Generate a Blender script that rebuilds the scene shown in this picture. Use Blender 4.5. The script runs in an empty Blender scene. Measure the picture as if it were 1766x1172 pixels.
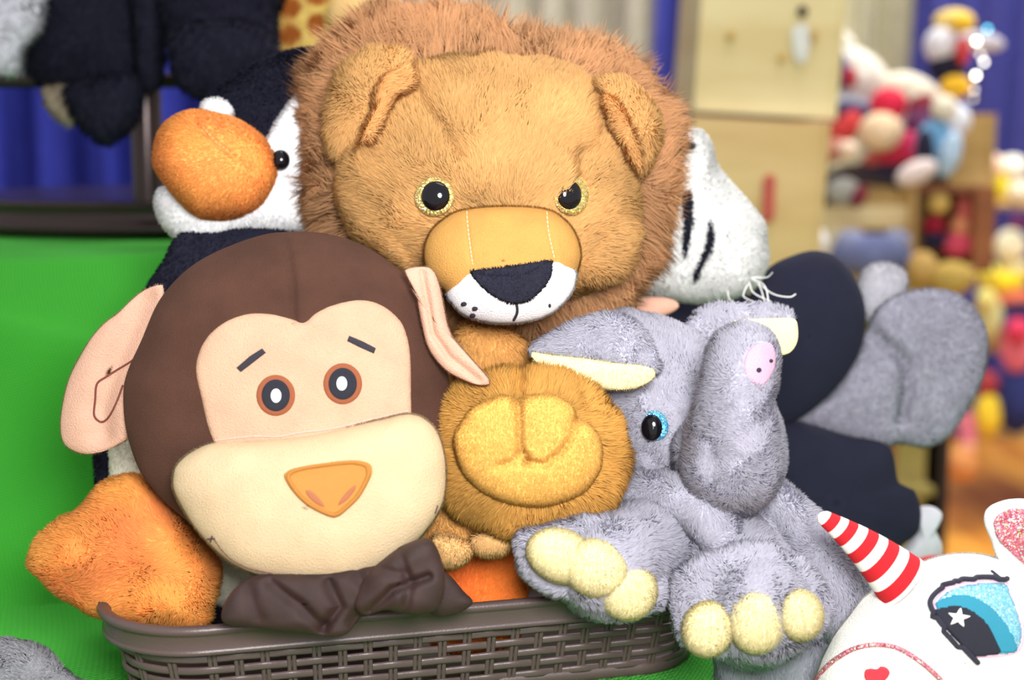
import bpy, math
import numpy as np
from mathutils import Vector, geometry
from mathutils.bvhtree import BVHTree

FUR = 1.0                    # overall fur density
rng = np.random.default_rng(7)
scene = bpy.context.scene
col = scene.collection

# ------------------------------------------------------------------ camera, world, lights, exposure
F, CX, CY = 2426.0, 883.0, 586.0          # focal length in pixels of the 1766 x 1172 frame
PITCH = math.radians(8.0)
CAM = np.array([0.0, 0.0, 1.15])
RT = np.array([1.0, 0, 0])
UP = np.array([0, math.sin(PITCH), math.cos(PITCH)])
FW = np.array([0, math.cos(PITCH), -math.sin(PITCH)])
cd = bpy.data.cameras.new('camera'); cam = bpy.data.objects.new('camera', cd); col.objects.link(cam)
cam.location = CAM; cam.rotation_euler = (math.pi/2 - PITCH, 0, 0)
cd.sensor_width = 36; cd.lens = F*36/1766; cd.clip_start = 0.05; cd.clip_end = 60
cd.dof.use_dof = True; cd.dof.focus_distance = 0.93; cd.dof.aperture_fstop = 3.4
scene.camera = cam
scene.view_settings.view_transform = 'Standard'; scene.view_settings.look = 'None'
scene.view_settings.gamma = 1; scene.view_settings.exposure = 0.1
scene.cycles.max_bounces = 6; scene.cycles.diffuse_bounces = 4
scene.cycles.use_denoising = True

wd = bpy.data.worlds.new('world'); scene.world = wd; wd.use_nodes = True
wd.node_tree.nodes['Background'].inputs[0].default_value = (0.985, 0.985, 1.0, 1)
wd.node_tree.nodes['Background'].inputs[1].default_value = 0.62

def area(name, loc, target, size, power, color=(1, 1, 1)):
    l = bpy.data.lights.new(name, 'AREA'); l.energy = power; l.size = size; l.color = color; l.shape = 'DISK'
    o = bpy.data.objects.new(name, l); col.objects.link(o); o.location = loc
    o.rotation_euler = (Vector(target) - Vector(loc)).to_track_quat('-Z', 'Y').to_euler()
    return o
area('camera_flash', (0.10, 0.02, 1.33), (0.0, 1.0, 0.98), 0.34, 17.0, (1.0, 0.99, 0.97))
area('ceiling_lamp', (0.5, 1.4, 3.3), (0.1, 1.4, 0.9), 1.6, 22, (1.0, 0.98, 0.94))
area('hall_lamp', (1.6, 3.6, 3.8), (1.4, 4.2, 0.5), 2.4, 200, (1.0, 0.97, 0.92))

# ------------------------------------------------------------------ helpers
def P(x, y, D):
    """world point that the photograph shows at pixel (x, y) when it stands at depth D"""
    x = np.asarray(x, float); y = np.asarray(y, float); D = np.asarray(D, float)
    return CAM + ((x-CX)/F*D)[..., None]*RT - ((y-CY)/F*D)[..., None]*UP + D[..., None]*FW
def proj(V):
    q = V - CAM; D = q @ FW
    return np.stack([CX + F*(q @ RT)/D, CY - F*(q @ UP)/D], -1), D
def lin(c):
    c = np.asarray(c, float)/255.0
    return np.where(c <= 0.04045, c/12.92, ((c+0.055)/1.055)**2.4)
def spline(pts, per=10, closed=True):
    p = np.asarray(pts, float); n = len(p); out = []
    for i in range(n if closed else n-1):
        if closed: a, b, c, d = p[i-1], p[i], p[(i+1) % n], p[(i+2) % n]
        else: a, b, c, d = p[max(i-1, 0)], p[i], p[i+1], p[min(i+2, n-1)]
        t = np.linspace(0, 1, per, endpoint=False)[:, None]
        out.append(0.5*((2*b) + (c-a)*t + (2*a-5*b+4*c-d)*t*t + (3*b-a-3*c+d)*t**3))
    if not closed: out.append(p[-1:])
    return np.concatenate(out)
def inside(q, poly):
    x, y = q[:, 0], q[:, 1]; r = np.zeros(len(q), bool); n = len(poly)
    for i in range(n):
        x0, y0 = poly[i]; x1, y1 = poly[(i+1) % n]
        if y0 == y1: continue
        r ^= ((y0 > y) != (y1 > y)) & (x < (x1-x0)*(y-y0)/(y1-y0)+x0)
    return r
def pdist(q, poly, closed=False):
    poly = np.asarray(poly, float); best = np.full(len(q), 1e9); n = len(poly)
    for i in range(n if closed else n-1):
        a = poly[i]; b = poly[(i+1) % n]; ab = b-a; L = ab @ ab + 1e-9
        t = np.clip(((q-a) @ ab)/L, 0, 1)
        best = np.minimum(best, np.linalg.norm(q-a-t[:, None]*ab, axis=1))
    return best
_k = rng.normal(size=(3, 24, 3)); _ph = rng.uniform(0, 6.28, (3, 24))
def noise3(V, size):
    """smooth vector noise of feature size `size`"""
    k = _k*(2.2/size)
    return np.stack([np.sin(V @ k[i].T + _ph[i]).sum(1)/5.0 for i in range(3)], -1)
def nrm(v): return v/(np.linalg.norm(v, axis=-1, keepdims=True)+1e-12)
def vnormals(V, T):
    fn = np.cross(V[T[:, 1]]-V[T[:, 0]], V[T[:, 2]]-V[T[:, 0]]); N = np.zeros_like(V)
    for i in range(3): np.add.at(N, T[:, i], fn)
    return nrm(N)
def ell(cx, cy, rx, ry, ang=0, n=28):
    t = np.linspace(0, 2*math.pi, n, endpoint=False); a = math.radians(ang)
    x = rx*np.cos(t); y = ry*np.sin(t)
    return np.stack([cx + x*math.cos(a)-y*math.sin(a), cy + x*math.sin(a)+y*math.cos(a)], -1)

class Geo:
    def __init__(s): s.V = []; s.T = []; s.C = []; s.N = []; s.M = []; s.n = 0
    def add(s, V, T, C, N=None, m=0):
        C = np.asarray(C, float)
        if C.ndim == 1: C = np.tile(C[:3], (len(V), 1))
        if N is None: N = vnormals(V, T)
        s.V.append(V); s.T.append(T+s.n); s.C.append(C); s.N.append(N); s.M.append(np.full(len(T), m)); s.n += len(V)
        return s
    def arrays(s): return np.concatenate(s.V), np.concatenate(s.T), np.concatenate(s.C), np.concatenate(s.N), np.concatenate(s.M)
    def bvh(s):
        V, T = s.arrays()[:2]; return BVHTree.FromPolygons(V.tolist(), T.tolist())

def sheet_tris(nu, nv, wrap=False):
    i, j = np.meshgrid(np.arange(nu-1 if not wrap else nu), np.arange(nv-1), indexing='ij')
    a = i*nv+j; b = ((i+1) % nu)*nv+j
    return np.concatenate([np.stack([a, b, b+1], -1).reshape(-1, 3), np.stack([a, b+1, a+1], -1).reshape(-1, 3)])

def lobe(G, out, D, Tf, Tb=None, color=(200, 200, 200), c=None, n=2.0, tilt=(0, 0), fn=None, nt=88, nph=40, m=0, smooth=True):
    """a stuffed shape whose silhouette is the outline, Tf deep towards the viewer and Tb away; returns its own Geo"""
    out = np.asarray(out, float)
    if smooth: out = spline(out, 8)
    c = out.mean(0) if c is None else np.asarray(c, float)
    Tb = Tf if Tb is None else Tb
    d = out-c; a = np.arctan2(d[:, 1], d[:, 0]); r = np.hypot(d[:, 0], d[:, 1]); o = np.argsort(a); a, r = a[o], r[o]
    th = np.linspace(-math.pi, math.pi, nt, endpoint=False)
    rad = np.interp(th, np.concatenate([a-2*math.pi, a, a+2*math.pi]), np.tile(r, 3))
    ph = np.linspace(0, math.pi, nph)
    rr = np.sin(ph)**(2/n); hh = np.sign(np.cos(ph))*np.abs(np.cos(ph))**(2/n)
    x = (rad*np.cos(th))[:, None]*rr; y = (rad*np.sin(th))[:, None]*rr
    w = np.where(hh > 0, hh*Tf, hh*Tb)[None, :]*np.ones((nt, 1)) + x*tilt[0] + y*tilt[1]
    x, y, w = x.ravel(), y.ravel(), w.ravel()
    if fn is not None: x, y, w = fn(x+c[0], y+c[1], w); x = x-c[0]; y = y-c[1]
    s = D/F
    V = P(c[0], c[1], D) + s*(x[:, None]*RT - y[:, None]*UP - w[:, None]*FW)
    T = sheet_tris(nt, nph, wrap=True)
    C = lin(color)
    g = Geo(); N = vnormals(V, T)
    if ((N*(V-V.mean(0))).sum() < 0): T = T[:, ::-1]; N = -N
    # weld-like normals at the two poles and the seam
    N = N.reshape(nt, nph, 3); N[:, 0] = nrm(N[:, 0].mean(0)); N[:, -1] = nrm(N[:, -1].mean(0)); N = N.reshape(-1, 3)
    g.add(V, T, C, N, m)
    if G is not None: G.add(V, T, C, N, m)
    return g

def tube(G, path, color=(200, 200, 200), seg=20, per=8, flat=1.0, m=0, caps=True, world=False):
    """round limb along points (x, y, D, radius px)"""
    p = np.asarray(path, float)
    if world: W = p.copy()
    else:
        W = np.concatenate([P(p[:, 0], p[:, 1], p[:, 2]), (p[:, 3]*p[:, 2]/F)[:, None]], 1)
    W = spline(W, per, closed=False) if len(W) > 2 else np.stack([W[0]+(W[1]-W[0])*t for t in np.linspace(0, 1, per+1)])
    Q, R = W[:, :3], np.abs(W[:, 3])
    if caps:
        k = 7; t0 = nrm(Q[0]-Q[1]); t1 = nrm(Q[-1]-Q[-2]); a = np.linspace(math.pi/2, 0.05, k)
        Q = np.concatenate([Q[0]+t0*R[0]*np.sin(a)[:, None], Q[1:-1], Q[-1]+t1*R[-1]*np.sin(a[::-1])[:, None]])
        R = np.concatenate([R[0]*np.cos(a), R[1:-1], R[-1]*np.cos(a[::-1])])
    tan = nrm(np.gradient(Q, axis=0)); ref = -FW
    if abs(tan[:, 1]).mean() > 0.85: ref = UP
    u = nrm(np.cross(tan, ref)); v = np.cross(u, tan)
    th = np.linspace(0, 2*math.pi, seg, endpoint=False)
    V = Q[None] + R[None, :, None]*(np.cos(th)[:, None, None]*u[None] + flat*np.sin(th)[:, None, None]*v[None])
    n = len(Q); V = V.reshape(-1, 3); T = sheet_tris(seg, n, wrap=True)
    N = vnormals(V, T)
    ctr = np.tile(Q, (seg, 1))
    if ((V-ctr)*N).sum() < 0: T = T[:, ::-1]; N = -N
    g = Geo().add(V, T, lin(color), N, m)
    if G is not None: G.add(V, T, lin(color), N, m)
    return g

def ray(bvh, x, y):
    d = P(x, y, 1.0)-CAM; d = d/np.linalg.norm(d)
    h = bvh.ray_cast(Vector(CAM), Vector(d))
    return (None, None) if h[0] is None else (np.array(h[0]), np.array(h[1]))

def patch(G, out, bvh, off, color, edge=4.0, step=3.0, s=None, m=0, smooth=True, per=6, sink=0.6, bump=None):
    """an applique lying on the surface: off px high with a rounded border"""
    out = np.asarray(out, float)
    if smooth: out = spline(out, per)
    x0, y0 = out.min(0); x1, y1 = out.max(0)
    gx, gy = np.meshgrid(np.arange(x0, x1, step), np.arange(y0, y1, step)); gy = gy + 0.0
    q = np.stack([gx.ravel(), gy.ravel()], -1); q[:, 0] += np.where((np.round((q[:, 1]-y0)/step) % 2) > 0, step/2, 0)
    q = q[inside(q, out)]; dd = pdist(q, out, True); q = q[dd > step*0.4]
    # two inner offset rings keep the rounded border crisp
    allp = np.concatenate([out, q]); n = len(out)
    r = geometry.delaunay_2d_cdt([Vector(p) for p in allp], [(i, (i+1) % n) for i in range(n)], [], 1, 1e-5)
    pts = np.array([tuple(v) for v in r[0]]); T = np.array([t for t in r[2] if len(t) == 3])
    d = pdist(pts, out, True); d[d < 0.05] = 0
    h = np.sqrt(np.clip(1-(1-np.clip(d/edge, 0, 1))**2, 0, 1))
    V = []; last = None; Nn = []
    for p in pts:
        a, b = ray(bvh, p[0], p[1])
        if a is None:
            dirv = P(p[0], p[1], 1.0)-CAM
            D0 = (last-CAM) @ FW if last is not None else 0.9
            a = CAM + dirv*D0; nn = bvh.find_nearest(Vector(a)); b = np.array(nn[1])
            a = np.array(nn[0]) 
        else: last = a
        if b @ (a-CAM) > 0: b = -b
        V.append(a); Nn.append(b)
    V = np.array(V); Nn = np.array(Nn); s = s or ((V-CAM) @ FW).mean()/F
    hh = off*h - sink*(1-h)
    if bump is not None: hh = hh + bump(pts)*h
    V = V + Nn*(hh*s)[:, None]
    N = vnormals(V, T)
    fl = (N*(CAM-V)).sum() < 0
    if fl: T = T[:, ::-1]; N = -N
    g = Geo().add(V, T, lin(color), N, m)
    if G is not None: G.add(V, T, lin(color), N, m)
    return g

def stitch(G, pts, bvh, r, color, dash=None, gap=None, lift=0.3, m=0):
    """thread lying on a surface along pixels; dash/gap in px for single stitches"""
    pts = spline(pts, 12, closed=False) if len(pts) > 2 else np.array([np.array(pts[0])+(np.array(pts[1])-np.array(pts[0]))*t for t in np.linspace(0, 1, 16)])
    L = np.concatenate([[0], np.cumsum(np.linalg.norm(np.diff(pts, axis=0), axis=1))])
    spans = [(0, L[-1])] if dash is None else [(a, min(a+dash, L[-1])) for a in np.arange(0, L[-1], dash+gap)]
    for a, b in spans:
        k = max(3, int((b-a)/5)); t = np.linspace(a, b, k); px = np.interp(t, L, pts[:, 0]); py = np.interp(t, L, pts[:, 1])
        W = []
        for x, y in zip(px, py):
            h, n_ = ray(bvh, x, y)
            if h is None: continue
            s = ((h-CAM) @ FW)/F
            if n_ @ (h-CAM) > 0: n_ = -n_
            W.append(list(h+n_*lift*r*s)+[r*s])
        if len(W) >= 3: tube(G, W, color, seg=8, per=2, m=m, world=True)

def fur(G, src, dens, L, wpx, lean=(0, 0, -1), k=0.4, jit=0.35, root=0.8, tip=1.12, s=0.9/F, excl=(), cull=-0.35, clump=0.3, cell=12, bend=0.4, colfn=None, var=0.10, flow=0.35, flowsize=60, m=1, rim=None, back=0.88):
    """fibres on a surface: dens per px2, L px long; lean is a world direction or a function of (pos, normal)"""
    V, T, C, N, _ = src.arrays() if isinstance(src, Geo) else src
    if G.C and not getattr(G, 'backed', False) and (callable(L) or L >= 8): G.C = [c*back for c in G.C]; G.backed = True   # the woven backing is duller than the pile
    a = V[T[:, 1]]-V[T[:, 0]]; b = V[T[:, 2]]-V[T[:, 0]]; ar = np.linalg.norm(np.cross(a, b), axis=1)/2
    tot = ar.sum()/(s*s); n = int(tot*dens*FUR)
    cum = np.cumsum(ar)/ar.sum(); f = np.clip(np.searchsorted(cum, rng.random(n)), 0, len(T)-1)
    r1 = np.sqrt(rng.random(n))[:, None]; r2 = rng.random(n)[:, None]
    w0, w1, w2 = 1-r1, r1*(1-r2), r1*r2
    t = T[f]; pos = V[t[:, 0]]*w0+V[t[:, 1]]*w1+V[t[:, 2]]*w2
    nn = nrm(N[t[:, 0]]*w0+N[t[:, 1]]*w1+N[t[:, 2]]*w2); cc = C[t[:, 0]]*w0+C[t[:, 1]]*w1+C[t[:, 2]]*w2
    keep = (nn*nrm(CAM-pos)).sum(1) > cull
    if rim is not None: keep &= (nn*nrm(CAM-pos)).sum(1) < rim
    if len(excl):
        px, _d = proj(pos)
        fr = (nn @ -FW) > -0.2
        for e in excl: keep &= ~(fr & inside(px, np.asarray(e)))
    pos, nn, cc = pos[keep], nn[keep], cc[keep]; n = len(pos)
    if n == 0: return
    if colfn is not None: cc = colfn(pos, nn, cc)
    ll = (L(pos, nn) if callable(L) else np.full(n, float(L)))*rng.uniform(0.65, 1.15, n)*s
    lv = lean(pos, nn) if callable(lean) else np.tile(np.asarray(lean, float), (n, 1))
    lt = lv - nn*(lv*nn).sum(1, keepdims=True)
    nz = noise3(pos, flowsize*s)
    d0 = nrm(nn*(1-k) + lt*k + flow*nz*0.6 + rng.normal(size=(n, 3))*jit*0.45)
    d0 = nrm(d0 + nn*np.clip(0.12-(d0*nn).sum(1), 0, None)[:, None])
    d1 = nrm(d0 + (lt*k + nz*flow*0.3)*bend*2)
    d1 = nrm(d1 + nn*np.clip(0.02-(d1*nn).sum(1), 0, None)[:, None])
    mid = pos + d0*(ll*0.5)[:, None]; tp = mid + d1*(ll*0.5)[:, None]
    if clump > 0:
        wq = pos + noise3(pos, cell*2.2*s)*cell*0.35*s
        key = np.floor(wq/(cell*s)).astype(np.int64); key = key[:, 0]*73856093 ^ key[:, 1]*19349663 ^ key[:, 2]*83492791
        _u, inv = np.unique(key, return_inverse=True); cnt = np.bincount(inv).astype(float)
        mt = np.stack([np.bincount(inv, tp[:, i])/cnt for i in range(3)], -1)[inv]
        tp = tp + (mt-tp)*clump*rng.uniform(0.5, 1.3, n)[:, None]
        mm = np.stack([np.bincount(inv, mid[:, i])/cnt for i in range(3)], -1)[inv]
        mid = mid + (mm-mid)*clump*0.4
    side = nrm(np.cross(d0, nn*0.8+rng.normal(size=(n, 3))*0.7)); hw = (wpx*s*0.5*rng.uniform(0.7, 1.2, n))[:, None]
    side = side*np.where((np.cross(side, d0)*(nn-0.5*FW)).sum(1) < 0, -1.0, 1.0)[:, None]
    VV = np.stack([pos-nn*0.5*s-side*hw, pos-nn*0.5*s+side*hw, mid-side*hw*0.85, mid+side*hw*0.85, tp], 1).reshape(-1, 3)
    base = (np.arange(n)*5)[:, None, None]
    TT = (base + np.array([[0, 1, 3], [0, 3, 2], [2, 3, 4]])).reshape(-1, 3)
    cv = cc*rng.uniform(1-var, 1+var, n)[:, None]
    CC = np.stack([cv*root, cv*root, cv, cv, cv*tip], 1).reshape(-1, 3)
    g1 = nrm(nn + rng.normal(size=(n, 3))*0.13 + d0*0.25)
    NN = np.repeat(g1, 5, axis=0)
    G.add(VV, TT, np.clip(CC, 0, 1), NN, m)

# ------------------------------------------------------------------ materials
def mat(name, color=None, rough=0.9, metal=0.0, sheen=0.3, bump=0.0, bscale=900, spec=0.2, coat=0.0, mottle=0.0, mscale=40, kind=None, emit=None, trans=0.0):
    m = bpy.data.materials.new(name); m.use_nodes = True; nt = m.node_tree; N = nt.nodes; b = N['Principled BSDF']
    b.inputs['Roughness'].default_value = rough; b.inputs['Metallic'].default_value = metal
    b.inputs['Sheen Weight'].default_value = sheen; b.inputs['Sheen Roughness'].default_value = 0.5
    b.inputs['Specular IOR Level'].default_value = spec; b.inputs['Coat Weight'].default_value = coat
    if color is None:
        a = N.new('ShaderNodeAttribute'); a.attribute_name = 'Col'; src = a.outputs['Color']
    else:
        a = N.new('ShaderNodeRGB'); a.outputs[0].default_value = (*lin(color), 1); src = a.outputs[0]
    tc = N.new('ShaderNodeTexCoord')
    if mottle > 0:
        no = N.new('ShaderNodeTexNoise'); no.inputs['Scale'].default_value = mscale; no.inputs['Detail'].default_value = 4
        nt.links.new(tc.outputs['Object'], no.inputs['Vector'])
        mr = N.new('ShaderNodeMapRange'); mr.inputs[1].default_value = 0.3; mr.inputs[2].default_value = 0.7
        mr.inputs[3].default_value = 1-mottle; mr.inputs[4].default_value = 1+mottle
        nt.links.new(no.outputs[0], mr.inputs[0])
        vm = N.new('ShaderNodeVectorMath'); vm.operation = 'SCALE'
        nt.links.new(src, vm.inputs[0]); nt.links.new(mr.outputs[0], vm.inputs['Scale']); src = vm.outputs[0]
    nt.links.new(src, b.inputs['Base Color'])
    nt.links.new(src, b.inputs['Sheen Tint'])
    if emit is not None:
        b.inputs['Emission Color'].default_value = (*lin(emit[0]), 1); b.inputs['Emission Strength'].default_value = emit[1]
    if bump > 0:
        no = N.new('ShaderNodeTexNoise'); no.inputs['Scale'].default_value = bscale; no.inputs['Detail'].default_value = 3
        nt.links.new(tc.outputs['Object'], no.inputs['Vector'])
        bp = N.new('ShaderNodeBump'); bp.inputs['Strength'].default_value = bump; bp.inputs['Distance'].default_value = 0.001
        nt.links.new(no.outputs[0], bp.inputs['Height']); nt.links.new(bp.outputs[0], b.inputs['Normal'])
    return m
def glitter(name, base, bright, scale=900, metal=0.6, rainbow=0.0):
    m = bpy.data.materials.new(name); m.use_nodes = True; nt = m.node_tree; N = nt.nodes; b = N['Principled BSDF']
    b.inputs['Roughness'].default_value = 0.3; b.inputs['Metallic'].default_value = metal
    tc = N.new('ShaderNodeTexCoord'); vo = N.new('ShaderNodeTexVoronoi'); vo.inputs['Scale'].default_value = scale
    nt.links.new(tc.outputs['Object'], vo.inputs['Vector'])
    sep = N.new('ShaderNodeSeparateColor'); nt.links.new(vo.outputs['Color'], sep.inputs[0])
    mx = N.new('ShaderNodeMix'); mx.data_type = 'RGBA'
    mx.inputs[6].default_value = (*lin(base), 1); mx.inputs[7].default_value = (*lin(bright), 1)
    pw = N.new('ShaderNodeMath'); pw.operation = 'POWER'; pw.inputs[1].default_value = 2.5
    nt.links.new(sep.outputs[0], pw.inputs[0]); nt.links.new(pw.outputs[0], mx.inputs[0])
    src = mx.outputs[2]
    if rainbow > 0:
        hs = N.new('ShaderNodeMix'); hs.data_type = 'RGBA'
        gt = N.new('ShaderNodeMath'); gt.operation = 'GREATER_THAN'; gt.inputs[1].default_value = 1-rainbow
        nt.links.new(sep.outputs[1], gt.inputs[0]); nt.links.new(gt.outputs[0], hs.inputs[0])
        nt.links.new(src, hs.inputs[6])
        sc = N.new('ShaderNodeVectorMath'); sc.operation = 'SCALE'; sc.inputs['Scale'].default_value = 1.3
        nt.links.new(vo.outputs['Color'], sc.inputs[0]); nt.links.new(sc.outputs[0], hs.inputs[7]); src = hs.outputs[2]
    nt.links.new(src, b.inputs['Base Color'])
    # each flake tilts its own way
    gm = N.new('ShaderNodeNewGeometry'); sb = N.new('ShaderNodeVectorMath'); sb.operation = 'SUBTRACT'; sb.inputs[1].default_value = (0.5, 0.5, 0.5)
    nt.links.new(vo.outputs['Color'], sb.inputs[0])
    s2 = N.new('ShaderNodeVectorMath'); s2.operation = 'SCALE'; s2.inputs['Scale'].default_value = 0.9; nt.links.new(sb.outputs[0], s2.inputs[0])
    ad = N.new('ShaderNodeVectorMath'); nt.links.new(gm.outputs['Normal'], ad.inputs[0]); nt.links.new(s2.outputs[0], ad.inputs[1])
    nm = N.new('ShaderNodeVectorMath'); nm.operation = 'NORMALIZE'; nt.links.new(ad.outputs[0], nm.inputs[0]); nt.links.new(nm.outputs[0], b.inputs['Normal'])
    return m
M_FAB = mat('plush_fabric', bump=1.0, bscale=1000, mottle=0.07, mscale=45, sheen=0.2)
M_FUR = mat('plush_fibre', rough=0.75, sheen=0.0, spec=0.15)
def add_translucency(m, f):
    nt = m.node_tree; b = nt.nodes['Principled BSDF']; o = nt.nodes['Material Output']
    t = nt.nodes.new('ShaderNodeBsdfTranslucent'); x = nt.nodes.new('ShaderNodeMixShader'); x.inputs[0].default_value = f
    nt.links.new(b.inputs['Base Color'].links[0].from_socket, t.inputs[0]); nt.links.new(b.outputs[0], x.inputs[1]); nt.links.new(t.outputs[0], x.inputs[2]); nt.links.new(x.outputs[0], o.inputs['Surface'])
add_translucency(M_FUR, 0.36)
M_VELOUR = mat('velour', bump=0.9, bscale=1300, mottle=0.16, mscale=30, sheen=0.4)
M_SATIN = mat('satin_velour', rough=0.5, spec=0.35, sheen=0.9, bump=0.6, bscale=2200, mottle=0.2, mscale=90)
M_THREAD = mat('embroidery_thread', rough=0.55, spec=0.4, bump=0.8, bscale=2500)
M_EYE = mat('black_eye_plastic', (14, 13, 18), rough=0.08, spec=0.45, sheen=0)
M_GOLD = glitter('gold_glitter', (176, 148, 60), (255, 246, 190), 1300)
M_BLUEGLIT = glitter('blue_glitter', (40, 130, 170), (150, 225, 245), 1300, 0.4)
M_PINKGLIT = glitter('pink_glitter', (176, 70, 88), (240, 170, 190), 1500, 0.45, 0.10)
M_SKYGLIT = glitter('sky_glitter', (95, 165, 195), (180, 225, 240), 1300, 0.35, 0.05)
M_WHITE = mat('white_stitch', (250, 250, 250), rough=0.7)

def build(name, G, mats, parent=None, loc=None, flatn=False):
    V, T, C, N, Mi = G.arrays()
    base = np.array(parent_loc(parent)) if parent is not None else (np.array(loc) if loc is not None else V.mean(0)*0)
    me = bpy.data.meshes.new(name)
    me.vertices.add(len(V)); me.vertices.foreach_set('co', (V-base).astype(np.float32).ravel())
    me.loops.add(len(T)*3); me.loops.foreach_set('vertex_index', T.astype(np.int32).ravel())
    me.polygons.add(len(T)); me.polygons.foreach_set('loop_start', np.arange(0, len(T)*3, 3, dtype=np.int32))
    if not isinstance(mats, (list, tuple)): mats = [mats]
    me.polygons.foreach_set('material_index', np.clip(Mi, 0, len(mats)-1).astype(np.int32))
    for m in mats: me.materials.append(m)
    me.update(calc_edges=True)
    at = me.color_attributes.new('Col', 'FLOAT_COLOR', 'POINT')
    at.data.foreach_set('color', np.concatenate([C, np.ones((len(C), 1))], 1).astype(np.float32).ravel())
    if not flatn:
        me.polygons.foreach_set('use_smooth', np.ones(len(T), bool))
        me.normals_split_custom_set_from_vertices(N.astype(np.float32))
    o = bpy.data.objects.new(name, me); col.objects.link(o)
    if parent is not None: o.parent = parent
    else: o.location = base
    return o
def parent_loc(o):
    p = Vector((0, 0, 0))
    while o is not None: p = p + o.location; o = o.parent
    return p
def thing(name, label, cat, loc, group=None):
    o = bpy.data.objects.new(name, None); col.objects.link(o); o.location = Vector([float(v) for v in loc]); o.empty_display_size = 0.05
    return tag(o, label, cat, group)
def tag(o, label, cat, group=None, kind=None):
    if label: o['label'] = label
    if cat: o['category'] = cat
    if group: o['group'] = group
    if kind: o['kind'] = kind
    return o
def box(G, x0, x1, y0, y1, z0, z1, color, m=0, rot=0, about=None, bev=0.0):
    v = np.array([[x, y, z] for x in (x0, x1) for y in (y0, y1) for z in (z0, z1)], float)
    if rot:
        c = np.array(about if about is not None else v.mean(0)[:2]); a = rot
        q = v[:, :2]-c; v[:, :2] = np.stack([q[:, 0]*math.cos(a)-q[:, 1]*math.sin(a), q[:, 0]*math.sin(a)+q[:, 1]*math.cos(a)], -1)+c
    fs = [(0, 1, 3, 2), (4, 6, 7, 5), (0, 4, 5, 1), (2, 3, 7, 6), (0, 2, 6, 4), (1, 5, 7, 3)]
    for f in fs:
        q = v[list(f)]; n_ = nrm(np.cross(q[1]-q[0], q[2]-q[0])); 
        T = np.array([[0, 1, 2], [0, 2, 3]])
        G.add(q, T, lin(color), np.tile(n_, (4, 1)), m)
TABLE = CAM[2]-0.370
DOWN = (0, 0, -1); DOWN_ = np.array([0, 0, -1.0])

# ------------------------------------------------------------------ the table, the green cloths
def seamfn(lines):
    def f(x, y, w):
        q = np.stack([x, y], -1)
        for poly, depth, sig in lines:
            d = pdist(q, poly); w = w - np.where(w > 0, depth*np.exp(-(d/sig)**2), 0)
        return x, y, w
    return f
def smooth01(t): t = np.clip(t, 0, 1); return t*t*(3-2*t)

def heightfield(G, xs, ys, zf, color, m=0):
    X, Y = np.meshgrid(xs, ys, indexing='ij'); Z = zf(X, Y)
    V = np.stack([X, Y, Z], -1).reshape(-1, 3); T = sheet_tris(len(xs), len(ys))
    N = vnormals(V, T)
    if N[:, 2].sum() < 0: T = T[:, ::-1]; N = -N
    G.add(V, T, lin(color), N, m)

def knit_material():
    m = bpy.data.materials.new('green_knit_cloth'); m.use_nodes = True; nt = m.node_tree; N = nt.nodes; b = N['Principled BSDF']
    b.inputs['Base Color'].default_value = (*lin((60, 168, 42)), 1); b.inputs['Roughness'].default_value = 0.8
    b.inputs['Sheen Weight'].default_value = 0.05; b.inputs['Specular IOR Level'].default_value = 0.1
    tc = N.new('ShaderNodeTexCoord'); mp = N.new('ShaderNodeMapping'); mp.inputs['Rotation'].default_value = (0.5, 0.3, 0.5)
    nt.links.new(tc.outputs['Object'], mp.inputs[0])
    out = []
    for d in ('X', 'Z'):
        w = N.new('ShaderNodeTexWave'); w.bands_direction = d; w.inputs['Scale'].default_value = 135; w.inputs['Distortion'].default_value = 0.4
        nt.links.new(mp.outputs[0], w.inputs['Vector']); out.append(w)
    mu = N.new('ShaderNodeMath'); mu.operation = 'MULTIPLY'; nt.links.new(out[0].outputs['Fac'], mu.inputs[0]); nt.links.new(out[1].outputs['Fac'], mu.inputs[1])
    cm = N.new('ShaderNodeMix'); cm.data_type = 'RGBA'; cm.inputs[6].default_value = (*lin((48, 152, 42)), 1); cm.inputs[7].default_value = (*lin((82, 202, 50)), 1)
    nt.links.new(mu.outputs[0], cm.inputs[0]); nt.links.new(cm.outputs[2], b.inputs['Base Color'])
    bp = N.new('ShaderNodeBump'); bp.inputs['Strength'].default_value = 1.0; bp.inputs['Distance'].default_value = 0.002
    nt.links.new(mu.outputs[0], bp.inputs['Height']); nt.links.new(bp.outputs[0], b.inputs['Normal'])
    return m
M_GREEN = knit_material()

def ztable(X, Y):
    z = TABLE + 0.0015*np.sin(X*31+Y*12)*np.sin(Y*23)
    ed = np.maximum.reduce([0.78-Y, Y-1.20-0.97*smooth01((0.28-X)/0.1), -1.05-X, X-0.98])
    return z - 0.7*smooth01(ed/0.035)
G = Geo(); heightfield(G, np.linspace(-1.09, 1.02, 220), np.linspace(0.74, 2.22, 240), ztable, (58, 186, 42))
tag(build('tablecloth', G, M_GREEN, loc=(0, 0.9, TABLE)), 'green knit cloth lying flat on the display table under the basket', 'tablecloth')

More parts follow.
